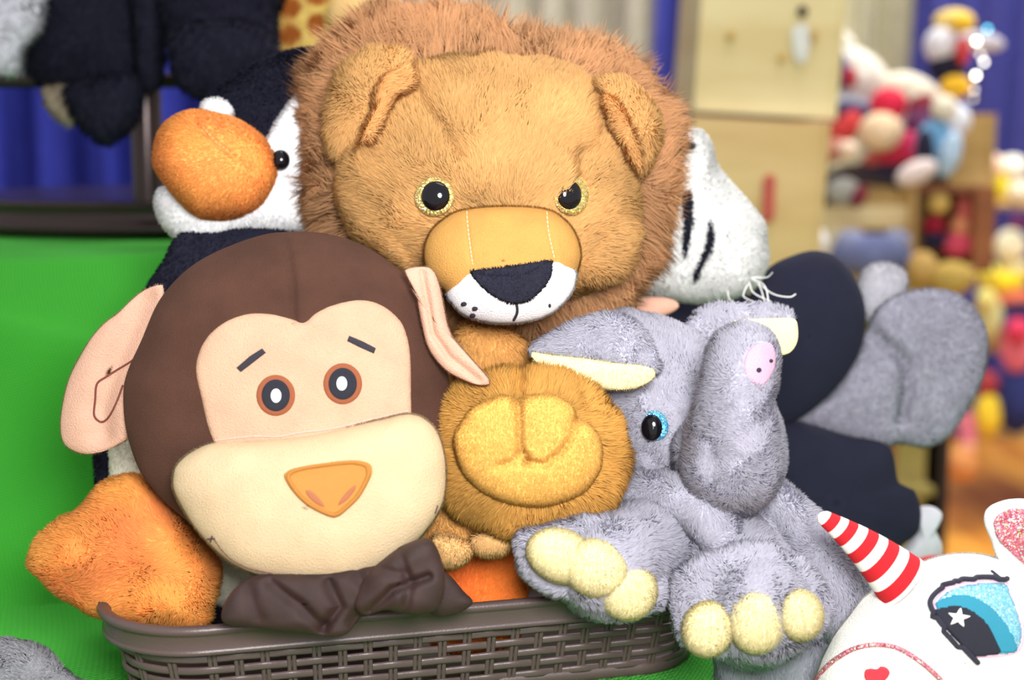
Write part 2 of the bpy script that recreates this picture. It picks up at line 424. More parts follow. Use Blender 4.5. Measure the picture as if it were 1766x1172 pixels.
def zriser(X, Y):
    f = 1.095 + 0.27*np.clip(X+0.24, 0, 1) + 0.012*np.sin(X*5+1.0) + 0.012*np.sin(X*17)
    up = smooth01((Y-f)/0.17)*smooth01((0.16-X)/0.12)*smooth01((2.12-Y)/0.05)
    hgt = 0.268
    fold = 0.014*np.sin((X*13+Y*30)+2.0*np.sin(X*7))*np.exp(-((Y-f-0.085)/0.07)**2) + 0.018*np.exp(-((Y-f-0.10+0.12*(X+0.3))/0.013)**2)
    spread = 0.006*np.sin(X*24+3*np.sin(Y*20))**2*smooth01((f+0.03-Y)/0.05)*smooth01((Y-f+0.09)/0.03)
    return TABLE - 0.004 + up*(hgt+0.004) + fold*smooth01((0.1-X)/0.1)*1.4*smooth01(up*8)
G = Geo(); heightfield(G, np.linspace(-1.02, 0.17, 240), np.linspace(0.985, 2.14, 260), zriser, (58, 186, 42))
tag(build('riser_cloth', G, M_GREEN, loc=(-0.4, 1.2, TABLE)), 'bright green knit cloth draped over the raised step behind the basket', 'cloth')

# ------------------------------------------------------------------ the woven basket
M_PLASTIC = mat('brown_plastic', (82, 67, 65), rough=0.38, sheen=0, spec=0.5, bump=0.15, bscale=700)
def basket():
    rimz = CAM[2]-0.305
    A = P(240, 1097, 0.88); B = P(1000, 1032, 0.953); u = nrm((B-A)*np.array([1, 1, 0])); v = np.array([-u[1], u[0], 0])
    A0 = np.array([A[0], A[1], 0]) - u*0.020
    Lx, Ly, Rc = 0.425, 0.225, 0.062
    def ring(off, z, n=720, R=Rc):
        """rounded rectangle moved inwards by off, even steps; returns points and outward directions"""
        r = R-off*0.6; x0, x1, y0, y1 = off, Lx-off, off, Ly-off
        pts, out = [], []
        def seg(p, q, o, k):
            for t in np.linspace(0, 1, k, endpoint=False): pts.append(np.array(p)+(np.array(q)-np.array(p))*t); out.append(o)
        def arc(c, a0, a1, k):
            for a in np.linspace(a0, a1, k, endpoint=False): pts.append(np.array(c)+r*np.array([math.cos(a), math.sin(a)])); out.append((math.cos(a), math.sin(a)))
        p2 = math.pi/2
        kx, ky, ka = int(n*0.30), int(n*0.14), int(n*0.06)
        seg((x0+r, y0), (x1-r, y0), (0, -1), kx); arc((x1-r, y0+r), -p2, 0, ka)
        seg((x1, y0+r), (x1, y1-r), (1, 0), ky); arc((x1-r, y1-r), 0, p2, ka)
        seg((x1-r, y1), (x0+r, y1), (0, 1), kx); arc((x0+r, y1-r), p2, 2*p2, ka)
        seg((x0, y1-r), (x0, y0+r), (-1, 0), ky); arc((x0+r, y0+r), 2*p2, 3*p2, ka)
        pts = np.array(pts); out = np.array(out, float)
        W = A0 + pts[:, :1]*u + pts[:, 1:]*v; W[:, 2] = z
        return W, out[:, :1]*u + out[:, 1:]*v
    H = rimz-TABLE-0.002
    root = thing('woven_basket', 'low dark brown woven plastic basket holding the plush animals', 'basket', (A+B)/2*np.array([1, 1, 0])+np.array([0, 0.1, TABLE]))
    def sweep(G, prof, inset, z):
        """closed profile (outward, up) swept round the ring; flat shaded bands"""
        W, O = ring(inset, z); n = len(W); k = len(prof)
        V = np.stack([W+O*p[0]+np.array([0, 0, p[1]]) for p in prof], 1).reshape(-1, 3)
        i = np.arange(n)[:, None]; j = np.arange(k)[None]
        a = i*k+j; b = ((i+1) % n)*k+j; c = ((i+1) % n)*k+(j+1) % k; d = i*k+(j+1) % k
        T = np.concatenate([np.stack([a, b, c], -1).reshape(-1, 3), np.stack([a, c, d], -1).reshape(-1, 3)])
        N = vnormals(V, T); ctr = np.repeat(V.reshape(n, k, 3).mean(1), k, axis=0)
        if ((V-ctr)*N).sum() < 0: T = T[:, ::-1]; N = -N
        G.add(V, T, lin((92, 76, 72)), N)
    # rim: top bead, step, leaning band, lower bead
    G = Geo()
    sweep(G, [(-0.002, 0.0), (0.0, 0.0028), (0.003, 0.0036), (0.006, 0.003), (0.0072, 0.0005), (0.0062, -0.0022), (0.0038, -0.0032), (0.003, -0.0125), (0.0042, -0.0135), (0.0044, -0.0155), (0.0030, -0.0168), (0.0, -0.0165), (-0.001, -0.012)], 0.0, rimz)
    build('rim', G, M_PLASTIC, root)
    # weave: ribs and wavy strips; the wall leans inwards towards the base
    G = Geo(); rows = 5; pitch = (H-0.0165-0.004)/rows
    nribs = 66
    def inset_at(z): return 0.001 + (rimz-z)/H*0.014
    for r in range(rows):
        z = rimz-0.0165-pitch*(r+0.62); W, O = ring(inset_at(z), z, 2400); n = len(W)
        ph = np.arange(n)/n*nribs
        off = 0.0013*np.cos(math.pi*ph)*(1 if r % 2 else -1)
        dz = 0.0006*np.cos(math.pi*ph)*(1 if r % 2 else -1)
        prof = [(-0.0007, -0.0024), (0.0009, -0.0026), (0.0016, -0.0012), (0.0016, 0.0012), (0.0009, 0.0026), (-0.0007, 0.0024)]; k = len(prof)
        V = np.stack([W+O*(p[0]+off)[:, None]+np.stack([0*dz, 0*dz, dz+p[1]], -1) for p in prof], 1).reshape(-1, 3)
        i = np.arange(n)[:, None]; j = np.arange(k)[None]
        a = i*k+j; b = ((i+1) % n)*k+j; c = ((i+1) % n)*k+(j+1) % k; d = i*k+(j+1) % k
        T = np.concatenate([np.stack([a, b, c], -1).reshape(-1, 3), np.stack([a, c, d], -1).reshape(-1, 3)])
        N = vnormals(V, T); ctr = np.repeat(V.reshape(n, k, 3).mean(1), k, axis=0)
        if ((V-ctr)*N).sum() < 0: T = T[:, ::-1]; N = -N
        G.add(V, T, lin((92, 76, 72)), N)
    Wt, Ot = ring(inset_at(rimz-0.014), rimz-0.014, 2400); Wb, Ob = ring(inset_at(TABLE+0.002), TABLE+0.002, 2400); n = len(Wt)
    for q in range(nribs):
        i = int((q+0.0)/nribs*n) % n
        t, b = Wt[i]+Ot[i]*0.0002, Wb[i]+Ob[i]*0.0002; tg = nrm(np.cross(Ot[i], np.array([0, 0, 1.0])))
        for sgn in (-1, 1):
            tube(G, [list(t+tg*sgn*0.0016)+[0.00155], list((t+b)/2+tg*sgn*0.0016)+[0.00155], list(b+tg*sgn*0.0016)+[0.00155]], (92, 76, 72), seg=8, per=2, world=True)
    build('woven_wall', G, M_PLASTIC, root)
    G = Geo(); W, O = ring(0.015, TABLE+0.004, 240); c = W.mean(0); n = len(W)
    V = np.concatenate([W, [c], W+O*0.0-np.array([0, 0, 0.003])]); i = np.arange(n)
    T = np.concatenate([np.stack([i, (i+1) % n, np.full(n, n)], -1), np.stack([i, i+n+1, (i+1) % n], -1), np.stack([(i+1) % n, i+n+1, (i+1) % n+n+1], -1)])
    G.add(V, T, lin((80, 66, 62))); sweep(G, [(-0.004, -0.004), (0.003, -0.004), (0.003, 0.004), (-0.002, 0.005)], 0.015, TABLE+0.004)
    build('base', G, M_PLASTIC, root)
basket()

# ------------------------------------------------------------------ plush monkey
def monkey():
    root = thing('plush_monkey', 'dark brown plush monkey with peach face and worried eyebrows in front of the basket toys', 'plush toy', P(560, 1085, 0.89))
    BR, FACE, MUZ = (76, 50, 40), (196, 158, 132), (196, 174, 140)
    head_o = [(487, 400), (558, 402), (621, 420), (677, 455), (720, 498), (752, 567), (772, 642), (779, 700), (775, 790), (730, 900), (640, 960), (520, 975), (400, 950), (303, 878), (266, 841), (241, 804), (221, 741), (216, 679), (223, 640), (247, 586), (278, 517), (322, 467), (371, 436), (434, 411)]
    seam = [(485, 390), (500, 420), (510, 450), (518, 490), (524, 560)]
    G = Geo(); h = lobe(G, head_o, 0.93, 118, 95, BR, c=(492, 690), n=2.25, fn=seamfn([(seam, 8, 5)]), nt=260, nph=130)
    build('head', G, M_VELOUR, root); hb = h.bvh()
    face_o = [(524, 556), (546, 539), (577, 525), (621, 517), (658, 526), (689, 551), (702, 579), (708, 617), (709, 679), (708, 740), (690, 800), (571, 820), (450, 820), (385, 800), (368, 761), (357, 729), (347, 685), (338, 642), (342, 611), (359, 579), (390, 554), (428, 541), (465, 541), (500, 549)]
    G = Geo(); f = patch(G, face_o, hb, 7, FACE, edge=14, step=4, per=6)
    fur(G, f, 0.14, 3.5, 0.8, lean=-UP, k=0.3, root=1.0, tip=1.0, clump=0.1, var=0.03, m=1, rim=0.15)
    fo = build('face_patch', G, [M_FAB, M_FUR], root); fb = f.bvh()
    muz_o = [(300, 816), (306, 800), (330, 779), (368, 763), (434, 757), (521, 751), (590, 738), (658, 723), (702, 714), (733, 723), (755, 748), (767, 791), (768, 841), (758, 878), (727, 922), (683, 963), (633, 988), (590, 999), (534, 1000), (459, 991), (409, 972), (372, 944), (340, 910), (315, 872), (300, 841)]
    G = Geo(); mz = lobe(G, muz_o, 0.888, 88, 70, MUZ, c=(540, 865), n=2.35, tilt=(0.02, 0.05), nt=180, nph=90)
    fur(G, mz, 0.25, 5, 0.9, rim=0.15, cull=-0.4, lean=DOWN, k=0.3, root=1.0, tip=1.0, clump=0.12, var=0.03)
    mo = build('muzzle', G, [M_FAB, M_FUR], root); mb = mz.bvh()
    nose_o = [(490, 825), (494, 813), (515, 805), (560, 798), (608, 793), (636, 798), (642, 810), (639, 825), (621, 857), (600, 878), (583, 891), (568, 891), (533, 874), (508, 852)]
    G = Geo(); ns = patch(G, nose_o, mb, 6, (190, 132, 62), edge=5, step=3); no = build('nose', G, M_THREAD, root); nb = ns.bvh()
    inner = [(500+(x-500)*1.0, y) for x, y in nose_o]; c = np.mean(nose_o, 0); rim = [tuple(c+(np.array(p)-c)*0.9) for p in nose_o]
    G = Geo(); stitch(G, spline(rim, 4).tolist()+[spline(rim, 4)[0].tolist()], nb, 3.6, (180, 120, 50)); o = build('nose_border', G, M_THREAD, no); 
    for q in ([(527, 846), (536, 846), (550, 858), (560, 873), (548, 870), (534, 859)], [(614, 836), (611, 846), (598, 862), (583, 871), (590, 857), (604, 842)]):
        G = Geo(); patch(G, q, nb, 1.6, (170, 105, 70), edge=3, step=2, sink=0); build('nostril', G, M_THREAD, no)
    for cx, cy, hx, hy in ((475.5, 681.5, 476, 682), (591, 661.5, 589.5, 661)):
        G = Geo(); e = patch(G, ell(cx, cy, 34, 36), fb, 3.2, (150, 84, 52), edge=7, step=2.5); eo = build('eye', G, M_THREAD, root); o = eo; o['label'] = 'embroidered brown eye with black pupil'
        eb = e.bvh(); G = Geo(); e2 = patch(G, ell(cx, cy, 24.5, 27.5), eb, 2.2, (32, 34, 46), edge=4, step=2.5, sink=0); build('pupil', G, M_THREAD, eo)
        G = Geo(); patch(G, ell(hx, hy, 9, 12), e2.bvh(), 1.6, (252, 252, 252), edge=3, step=2, sink=0); build('eye_highlight', G, M_WHITE, eo)
    for q in ([(407, 634), (415, 642), (436, 626), (459, 608), (452, 600), (430, 614)], [(602, 578), (598, 588), (620, 599), (645, 610), (649, 600), (626, 588)]):
        G = Geo(); patch(G, q, fb, 2.6, (46, 44, 54), edge=3, step=2, smooth=False); build('eyebrow', G, M_THREAD, root)
    G = Geo(); stitch(G, [(370, 930), (385, 950), (402, 965), (430, 979), (470, 988)], mb, 1.3, (120, 88, 78), dash=7, gap=3)
    stitch(G, [(358, 929), (370, 928)], mb, 1.5, (90, 66, 66)); stitch(G, [(363, 934), (366, 924)], mb, 1.5, (90, 66, 66)); build('mouth', G, M_THREAD, root)
    G = Geo(); stitch(G, [(754, 872), (750, 884)], mb, 1.5, (90, 66, 66)); build('mouth_corner', G, M_THREAD, root)
    G = Geo(); stitch(G, [(372, 759), (434, 752), (480, 752), (521, 745), (571, 739), (640, 723), (703, 709)], fb, 2.0, (232, 178, 160), lift=0.0); build('face_seam', G, M_THREAD, root)
    # left ear: a folded flap seen half from the side
    EAR = (204, 162, 140)
    ear_o = [(288, 496), (270, 494), (248, 502), (228, 518), (205, 540), (182, 556), (160, 578), (138, 610), (116, 650), (104, 690), (98, 735), (106, 768), (138, 783), (172, 780), (205, 766), (232, 745), (250, 690), (262, 620), (282, 560)]
    def earfn(x, y, w):
        q = np.stack([x, y], -1); d = pdist(q, [(258, 520), (222, 590), (200, 640), (178, 700), (178, 745)])
        w = w - np.where(w > 0, 20*np.exp(-(d/24)**2), 0); return x, y, w
    G = Geo(); e = lobe(G, ear_o, 0.935, 24, 14, EAR, c=(190, 640), n=2.6, tilt=(0.25, 0.0), fn=earfn, nt=120, nph=60)
    fur(G, e, 0.25, 4, 0.8, rim=0.15, lean=-UP, k=0.5, root=0.97, tip=1.02, clump=0.1, var=0.04)
    eo = build('ear', G, [M_FAB, M_FUR], root); eb = e.bvh()
    G = Geo(); stitch(G, [(236, 616), (222, 626), (200, 639), (182, 650), (167, 662), (164, 690), (162, 714), (168, 724), (178, 727), (190, 716), (203, 690), (212, 665)], eb, 1.9, (120, 62, 52)); build('ear_stitching', G, M_THREAD, eo)
    # right ear: nearly edge-on, hanging down to the lion's paw
    G = Geo()
    e = lobe(G, [(693, 478), (700, 465), (722, 460), (744, 464), (757, 490), (768, 545), (775, 570), (790, 597), (818, 628), (847, 657), (828, 664), (800, 655), (772, 640), (752, 620), (737, 595), (729, 565), (722, 530), (716, 500)], 0.905, 20, 26, EAR, c=(748, 550), n=2.3,
        fn=lambda x, y, w: (x, y, w-np.where(w > 0, 9*np.exp(-(pdist(np.stack([x, y], -1), [(728, 470), (738, 520), (748, 575), (775, 615), (825, 655)])/6)**2), 0)), nt=160, nph=60)
    fur(G, e, 0.25, 4, 0.8, rim=0.15, lean=DOWN, k=0.5, root=0.97, tip=1.02, clump=0.1, var=0.04)
    build('ear', G, [M_FAB, M_FUR], root)
    # limp satin body over the basket rim
    SAT = (50, 34, 32)
    def foldfn(lines, amp, k1):
        def f(x, y, w):
            q = np.stack([x, y], -1)
            for poly, d_, sg in lines: w = w - np.where(w > 0, d_*np.exp(-(pdist(q, poly)/sg)**2), 0)
            w = w + np.where(w > 0, amp*np.sin((x*0.8+y*0.35)/k1+1.5*np.sin(y/19)), 0); return x, y, w
        return f
    G = Geo()
    lobe(G, [(383, 1062), (396, 1025), (440, 992), (540, 985), (640, 975), (690, 985), (680, 1030), (625, 1062), (592, 1094), (520, 1091), (455, 1082), (400, 1077)], 0.872, 42, 34, SAT, c=(530, 1035), n=2.5, nt=200, nph=110,
         fn=foldfn([([(470, 1000), (520, 1035), (560, 1075)], 14, 11), ([(570, 1000), (590, 1040), (560, 1080)], 16, 9), ([(620, 985), (640, 1020), (610, 1070)], 15, 9), ([(430, 1010), (450, 1060)], 9, 14)], 3.0, 17))
    lobe(G, [(625, 1000), (660, 965), (700, 938), (742, 930), (764, 975), (766, 1020), (752, 1050), (715, 1060), (668, 1050), (630, 1060), (610, 1040)], 0.866, 44, 40, SAT, c=(690, 1000), n=2.4, nt=180, nph=100,
         fn=foldfn([([(640, 1050), (680, 1010), (740, 990)], 15, 8), ([(690, 945), (710, 1000), (700, 1055)], 10, 9), ([(655, 975), (700, 985)], 8, 9)], 2.5, 14))
    lobe(G, [(730, 1000), (765, 985), (800, 1020), (815, 1040), (780, 1060), (740, 1055)], 0.90, 22, 30, SAT)
    build('body', G, M_SATIN, root)
monkey()

# ------------------------------------------------------------------ plush lion
def lion():
    root = thing('plush_lion', 'golden plush lion with shaggy mane and glittery gold eyes, tallest toy in the basket', 'plush toy', P(860, 1060, 1.0))
    TAN, MANE, MUZ = (224, 176, 114), (198, 150, 108), (196, 146, 78)
    face_o = [(869, 105), (956, 115), (1022, 150), (1060, 195), (1085, 255), (1096, 317), (1097, 368), (1085, 425), (1050, 470), (1000, 500), (940, 520), (860, 525), (780, 505), (700, 470), (654, 440), (618, 415), (600, 370), (588, 327), (592, 285), (606, 220), (645, 165), (700, 128), (756, 110), (808, 105)]
    seam = [(712, 140), (735, 190), (777, 246), (800, 290)]
    muz_o = [(797, 363), (869, 356), (941, 361), (972, 378), (992, 404), (1001, 440), (993, 474), (985, 503), (961, 532), (930, 549), (884, 557), (838, 555), (800, 543), (778, 522), (770, 505), (751, 488), (737, 466), (732, 435), (741, 404), (762, 381)]
    sf = seamfn([(seam, 9, 9), ([(1015, 165), (1040, 225), (1022, 262), (985, 285)], 9, 9)])
    def facefn(x, y, w):          # the bridge of the nose swells out and hides the inner half of one eye
        x, y, w = sf(x, y, w)
        e = 975 + 0.10*(335-y)
        k = np.where(x < e, np.exp(-((x-e)/75)**2), np.exp(-((x-e)/9)**2))*np.exp(-((y-318)/48)**2)
        return x, y, w + np.where(w > 0, 26*k, 0)
    G = Geo(); f = lobe(G, face_o, 1.0, 112, 90, TAN, c=(850, 318), n=2.35, fn=facefn, nt=300, nph=200)
    lobe(f, [(1012, 360), (1060, 350), (1096, 390), (1088, 445), (1060, 480), (1015, 488), (990, 455)], 0.985, 42, 40, TAN)
    lobe(f, [(592, 320), (640, 300), (720, 360), (755, 430), (720, 470), (660, 440), (612, 400)], 0.988, 50, 40, TAN)
    ctr = P(868, 420, 0.97)
    def lean(p, n_): return nrm(p-ctr) + 0.25*UP
    def cf(p, n_, c_): return c_*(1+0.10*noise3(p, 0.035)[:, :1])
    eyes = [ell(749.5, 339, 30, 30), ell(996, 337, 19, 29)]
    G = Geo(); a = f.arrays(); G.add(*a[:4])
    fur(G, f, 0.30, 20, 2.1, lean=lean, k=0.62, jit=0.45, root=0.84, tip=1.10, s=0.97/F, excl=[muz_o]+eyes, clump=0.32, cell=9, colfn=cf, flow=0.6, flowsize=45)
    build('head', G, [M_FAB, M_FUR], root); fb = f.bvh()
    # mane: a thick fur ring behind and around the face
    mo = [(565, 100), (620, 55), (700, 38), (780, 42), (850, 62), (930, 80), (1000, 88), (1060, 104), (1105, 150), (1140, 200), (1150, 260), (1140, 340), (1112, 420), (1075, 490), (1020, 535), (940, 555), (860, 560), (770, 545), (690, 500), (610, 450), (566, 390), (552, 330), (550, 250), (556, 160)]
    G = Geo(); mg = lobe(None, mo, 1.035, 58, 80, MANE, c=(850, 300), n=3.2, nt=160, nph=70)
    G.add(*mg.arrays()[:4])
    mc = P(850, 300, 1.02)
    def ml(p, n_): r = nrm(p-mc); return r*1.0 - 0.15*FW - 0.12*UP
    def mcf(p, n_, c_): return c_*(1+0.16*noise3(p, 0.03)[:, :1])
    fo = spline(face_o, 6); fc = np.array([850, 318.0]); core = fc+(fo-fc)*0.93
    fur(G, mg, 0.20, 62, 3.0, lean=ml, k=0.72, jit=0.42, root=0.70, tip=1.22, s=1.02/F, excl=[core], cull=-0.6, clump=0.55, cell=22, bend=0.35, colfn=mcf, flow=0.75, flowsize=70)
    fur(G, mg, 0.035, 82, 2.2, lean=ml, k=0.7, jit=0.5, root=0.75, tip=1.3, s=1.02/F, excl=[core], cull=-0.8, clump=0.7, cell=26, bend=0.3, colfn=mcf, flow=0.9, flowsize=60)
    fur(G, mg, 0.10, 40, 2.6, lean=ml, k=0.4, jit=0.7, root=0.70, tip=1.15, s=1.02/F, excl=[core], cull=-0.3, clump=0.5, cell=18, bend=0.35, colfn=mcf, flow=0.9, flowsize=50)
    build('mane', G, [M_FAB, M_FUR], root)
    # ears
    def ear(o, D, T, c, tilt, fn, ridge):
        G = Geo(); e = lobe(None, o, D, T, T*0.9, TAN, c=c, n=2.2, tilt=tilt, fn=fn, nt=110, nph=60)
        if ridge: lobe(e, *ridge)
        G.add(*e.arrays()[:4])
        fur(G, e, 0.30, 16, 2.0, lean=lambda p, n_: nrm(p-P(c[0], c[1], D)), k=0.5, jit=0.45, root=0.84, tip=1.12, s=0.98/F, clump=0.3, cell=9, colfn=cf, flow=0.5, flowsize=40)
        build('ear', G, [M_FAB, M_FUR], root)
    ear([(562, 240), (561, 205), (575, 150), (600, 112), (634, 90), (674, 84), (702, 98), (706, 122), (690, 140), (665, 165), (652, 200), (632, 240), (608, 261), (582, 272)], 0.985, 34, (625, 175), (0.12, 0), None,
        (([(706, 120), (690, 118), (664, 130), (650, 160), (645, 200), (632, 235), (615, 255), (640, 240), (662, 200), (680, 165), (712, 145)]), 0.962, 12, 16, (226, 172, 110), (662, 170)))
    ear([(1030, 150), (1048, 136), (1084, 141), (1115, 169), (1132, 205), (1136, 235), (1122, 276), (1104, 298), (1092, 280), (1080, 235), (1062, 190)], 0.985, 32, (1090, 205), (-0.1, 0), None,
        (([(1040, 165), (1060, 172), (1085, 215), (1100, 255), (1106, 290), (1090, 275), (1070, 235), (1050, 200)]), 0.968, 12, 14, (226, 172, 110), (1072, 220)))
    # muzzle with white lip, black nose and stitching
    G = Geo(); m = lobe(G, muz_o, 0.956, 100, 90, MUZ, c=(868, 455), n=2.5, tilt=(0, 0.12), nt=180, nph=100, fn=seamfn([([(805, 360), (808, 400), (815, 455)], 3, 4), ([(943, 362), (946, 400), (956, 448)], 3, 4)]))
    fur(G, m, 0.24, 5, 0.9, rim=0.12, lean=DOWN, k=0.3, root=1.0, tip=1.04, s=0.92/F, clump=0.1, var=0.06)
    mo_ = build('muzzle', G, [M_FAB, M_FUR], root); mb = m.bvh()
    lip = [(770, 506), (790, 489), (813, 471), (850, 478), (900, 475), (953, 452), (975, 458), (993, 470), (985, 503), (961, 531), (930, 548), (884, 556), (838, 554), (800, 542), (779, 522)]
    G = Geo(); l = patch(G, lip, mb, 5, (236, 236, 240), edge=6, step=3.5)
    fur(G, l, 0.25, 5, 1.0, rim=0.15, lean=DOWN, k=0.5, root=0.97, tip=1.0, s=0.92/F, clump=0.1, var=0.03)
    lo = build('lip', G, [M_FAB, M_FUR], root); lo['label'] = 'white lip below the nose'; lb = l.bvh()
    nose = [(811, 471), (815, 466), (845, 463), (879, 459), (915, 453), (949, 449), (953, 458), (948, 481), (930, 504), (910, 519), (884, 523), (859, 515), (833, 497)]
    j = Geo(); j.add(*l.arrays()[:4]); j.add(*m.arrays()[:4]); jb = j.bvh()
    G = Geo(); n_ = patch(G, nose, jb, 6, (38, 38, 52), edge=6, step=3, per=4)
    fur(G, n_, 0.25, 5, 1.4, lean=UP, k=0.6, root=0.8, tip=1.4, s=0.9/F, clump=0.2, var=0.2)
    build('nose', G, [M_FAB, M_FUR], root)
    G = Geo(); stitch(G, [(890, 520), (892, 536), (886, 550)], jb, 2.4, (40, 38, 50), lift=0.8)
    build('mouth', G, M_THREAD, root)
    for x, y in ((800, 524), (819, 532), (815, 544), (948, 527)):
        G = Geo(); patch(G, ell(x, y, 5.5 if x < 900 else 3, 4), jb, 3.2 if x < 900 else 2.5, (44, 42, 56), edge=3, step=2); build('whisker_spot', G, M_THREAD, root)
    for q in ([(805, 365), (808, 400), (815, 455)], [(943, 366), (946, 400), (956, 446)]):
        G = Geo(); stitch(G, q, mb, 1.2, (240, 215, 170), dash=4, gap=3.5); build('stitching', G, M_THREAD, mo_)
    # eyes: gold glitter ring and glossy dome
    for cx, cy, rx, px_, rp, dx in ((749.5, 339, 34.5, 751, 25, 0), (985, 337, 31, 982, 22, 0)):
        h, hn = ray(fb, cx, cy) if cx < 900 else ray(Geo().add(*lobe(None, face_o, 1.0, 112, 90, TAN, c=(850, 318), n=2.35, nt=100, nph=50).arrays()[:4]).bvh(), cx, cy)
        D = (h-CAM) @ FW - (0.0035 if cx < 900 else 0.0045)
        tl = (0.10, 0) if cx < 900 else (-0.30, 0)
        G = Geo(); lobe(G, ell(cx, cy, rx, 34), D, 9, 8, (255, 255, 255), n=2.6, tilt=tl, smooth=False, nt=64, nph=30)
        eo = build('eye', G, M_GOLD, root); eo['label'] = 'gold glitter eye with glossy black pupil'
        G = Geo(); lobe(G, ell(px_, cy-1, rp, 26), D-0.002, 14, 5, (10, 10, 14), tilt=tl, smooth=False, nt=64, nph=40)
        build('pupil', G, M_EYE, eo)
    # chest and hidden body
    G = Geo(); b = lobe(None, [(790, 555), (880, 560), (930, 590), (985, 640), (1010, 760), (1000, 900), (930, 1000), (820, 1010), (750, 950), (730, 820), (740, 680), (760, 600)], 1.035, 70, 60, (222, 164, 94))
    lobe(b, [(800, 560), (880, 570), (915, 610), (910, 660), (860, 690), (800, 670), (785, 610)], 0.985, 34, 40, (224, 168, 98))
    G.add(*b.arrays()[:4])
    fur(G, b, 0.16, 15, 2.0, lean=DOWN, k=0.6, root=0.82, tip=1.1, s=1.0/F, clump=0.3, cell=9, cull=-0.1, flow=0.5)
    build('body', G, [M_FAB, M_FUR], root)
    # raised foot with its toe pads
    PAW, PAD = (222, 168, 88), (234, 186, 100)
    paw_o = [(751, 718), (769, 689), (809, 664), (849, 646), (885, 646), (898, 655), (924, 643), (969, 646), (1015, 666), (1050, 707), (1073, 747), (1078, 787), (1067, 838), (1044, 873), (998, 896), (941, 908), (883, 918), (843, 902), (786, 876), (769, 844), (760, 804), (752, 760)]
    pad_o = [(784, 768), (786, 745), (797, 727), (810, 708), (826, 697), (866, 682), (890, 690), (912, 683), (952, 681), (985, 699), (996, 722), (1022, 738), (1036, 765), (1037, 790), (1032, 812), (1008, 844), (969, 863), (924, 871), (872, 863), (826, 840), (797, 808)]
    G = Geo(); p = lobe(None, paw_o, 0.925, 52, 60, PAW, c=(915, 780), n=2.6, nt=140, nph=70, fn=seamfn([([(893, 640), (893, 700)], 16, 10), ([(990, 650), (1000, 700)], 10, 10)]))
    G.add(*p.arrays()[:4]); tube(p, [(915, 785, 0.95, 118), (890, 740, 1.0, 110), (860, 780, 1.04, 100)], PAW); G.add(*p.arrays()[:4])
    pc = P(912, 780, 0.90)
    fur(G, p, 0.34, 24, 2.1, lean=lambda q, n_: nrm(q-pc)-0.2*FW, k=0.55, jit=0.4, root=0.80, tip=1.16, s=0.9/F, excl=[spline([(912+(x-912)*0.97, 778+(y-778)*0.97) for x, y in pad_o], 6)], clump=0.3, cell=10, flow=0.5, flowsize=45, cull=-0.2,
        colfn=lambda q, n_, c_: c_*(1+0.12*noise3(q, 0.03)[:, :1]))
    po = build('foot', G, [M_FAB, M_FUR], root)
    cr = [([(893, 684), (896, 730), (898, 772), (908, 792)], 11, 8), ([(995, 724), (985, 750), (965, 778), (938, 798), (908, 792)], 10, 8), ([(898, 778), (884, 792), (860, 800)], 7, 8)]
    G = Geo(); pd = lobe(None, pad_o, 0.906, 40, 14, PAD, c=(912, 778), n=2.5, nt=150, nph=80, fn=seamfn(cr), tilt=(0, -0.03)); G.add(*pd.arrays()[:4])
    fur(G, pd, 0.5, 5.5, 1.1, lean=DOWN, k=0.5, root=0.92, tip=1.06, s=0.88/F, clump=0.15, var=0.06)
    build('foot_pad', G, [M_FAB, M_FUR], po)['label'] = 'lighter toe pads on the sole'
    G = Geo(); p = lobe(None, [(700, 880), (745, 860), (800, 870), (860, 880), (890, 895), (886, 935), (850, 950), (825, 945), (800, 968), (770, 975), (745, 955), (715, 940)], 0.945, 36, 50, (200, 148, 84), nt=110, nph=60, fn=seamfn([([(815, 915), (818, 960)], 12, 7)]))
    lobe(p, [(745, 930), (775, 925), (806, 935), (813, 955), (790, 974), (755, 970)], 0.93, 22, 20, (226, 182, 122)); lobe(p, [(815, 925), (860, 915), (884, 925), (874, 950), (840, 957), (818, 948)], 0.93, 20, 20, (226, 182, 122))
    G.add(*p.arrays()[:4]); fur(G, p, 0.25, 9, 1.8, lean=DOWN, k=0.5, root=0.85, tip=1.1, s=0.93/F, clump=0.25, cell=9)
    build('foot', G, [M_FAB, M_FUR], root)
lion()

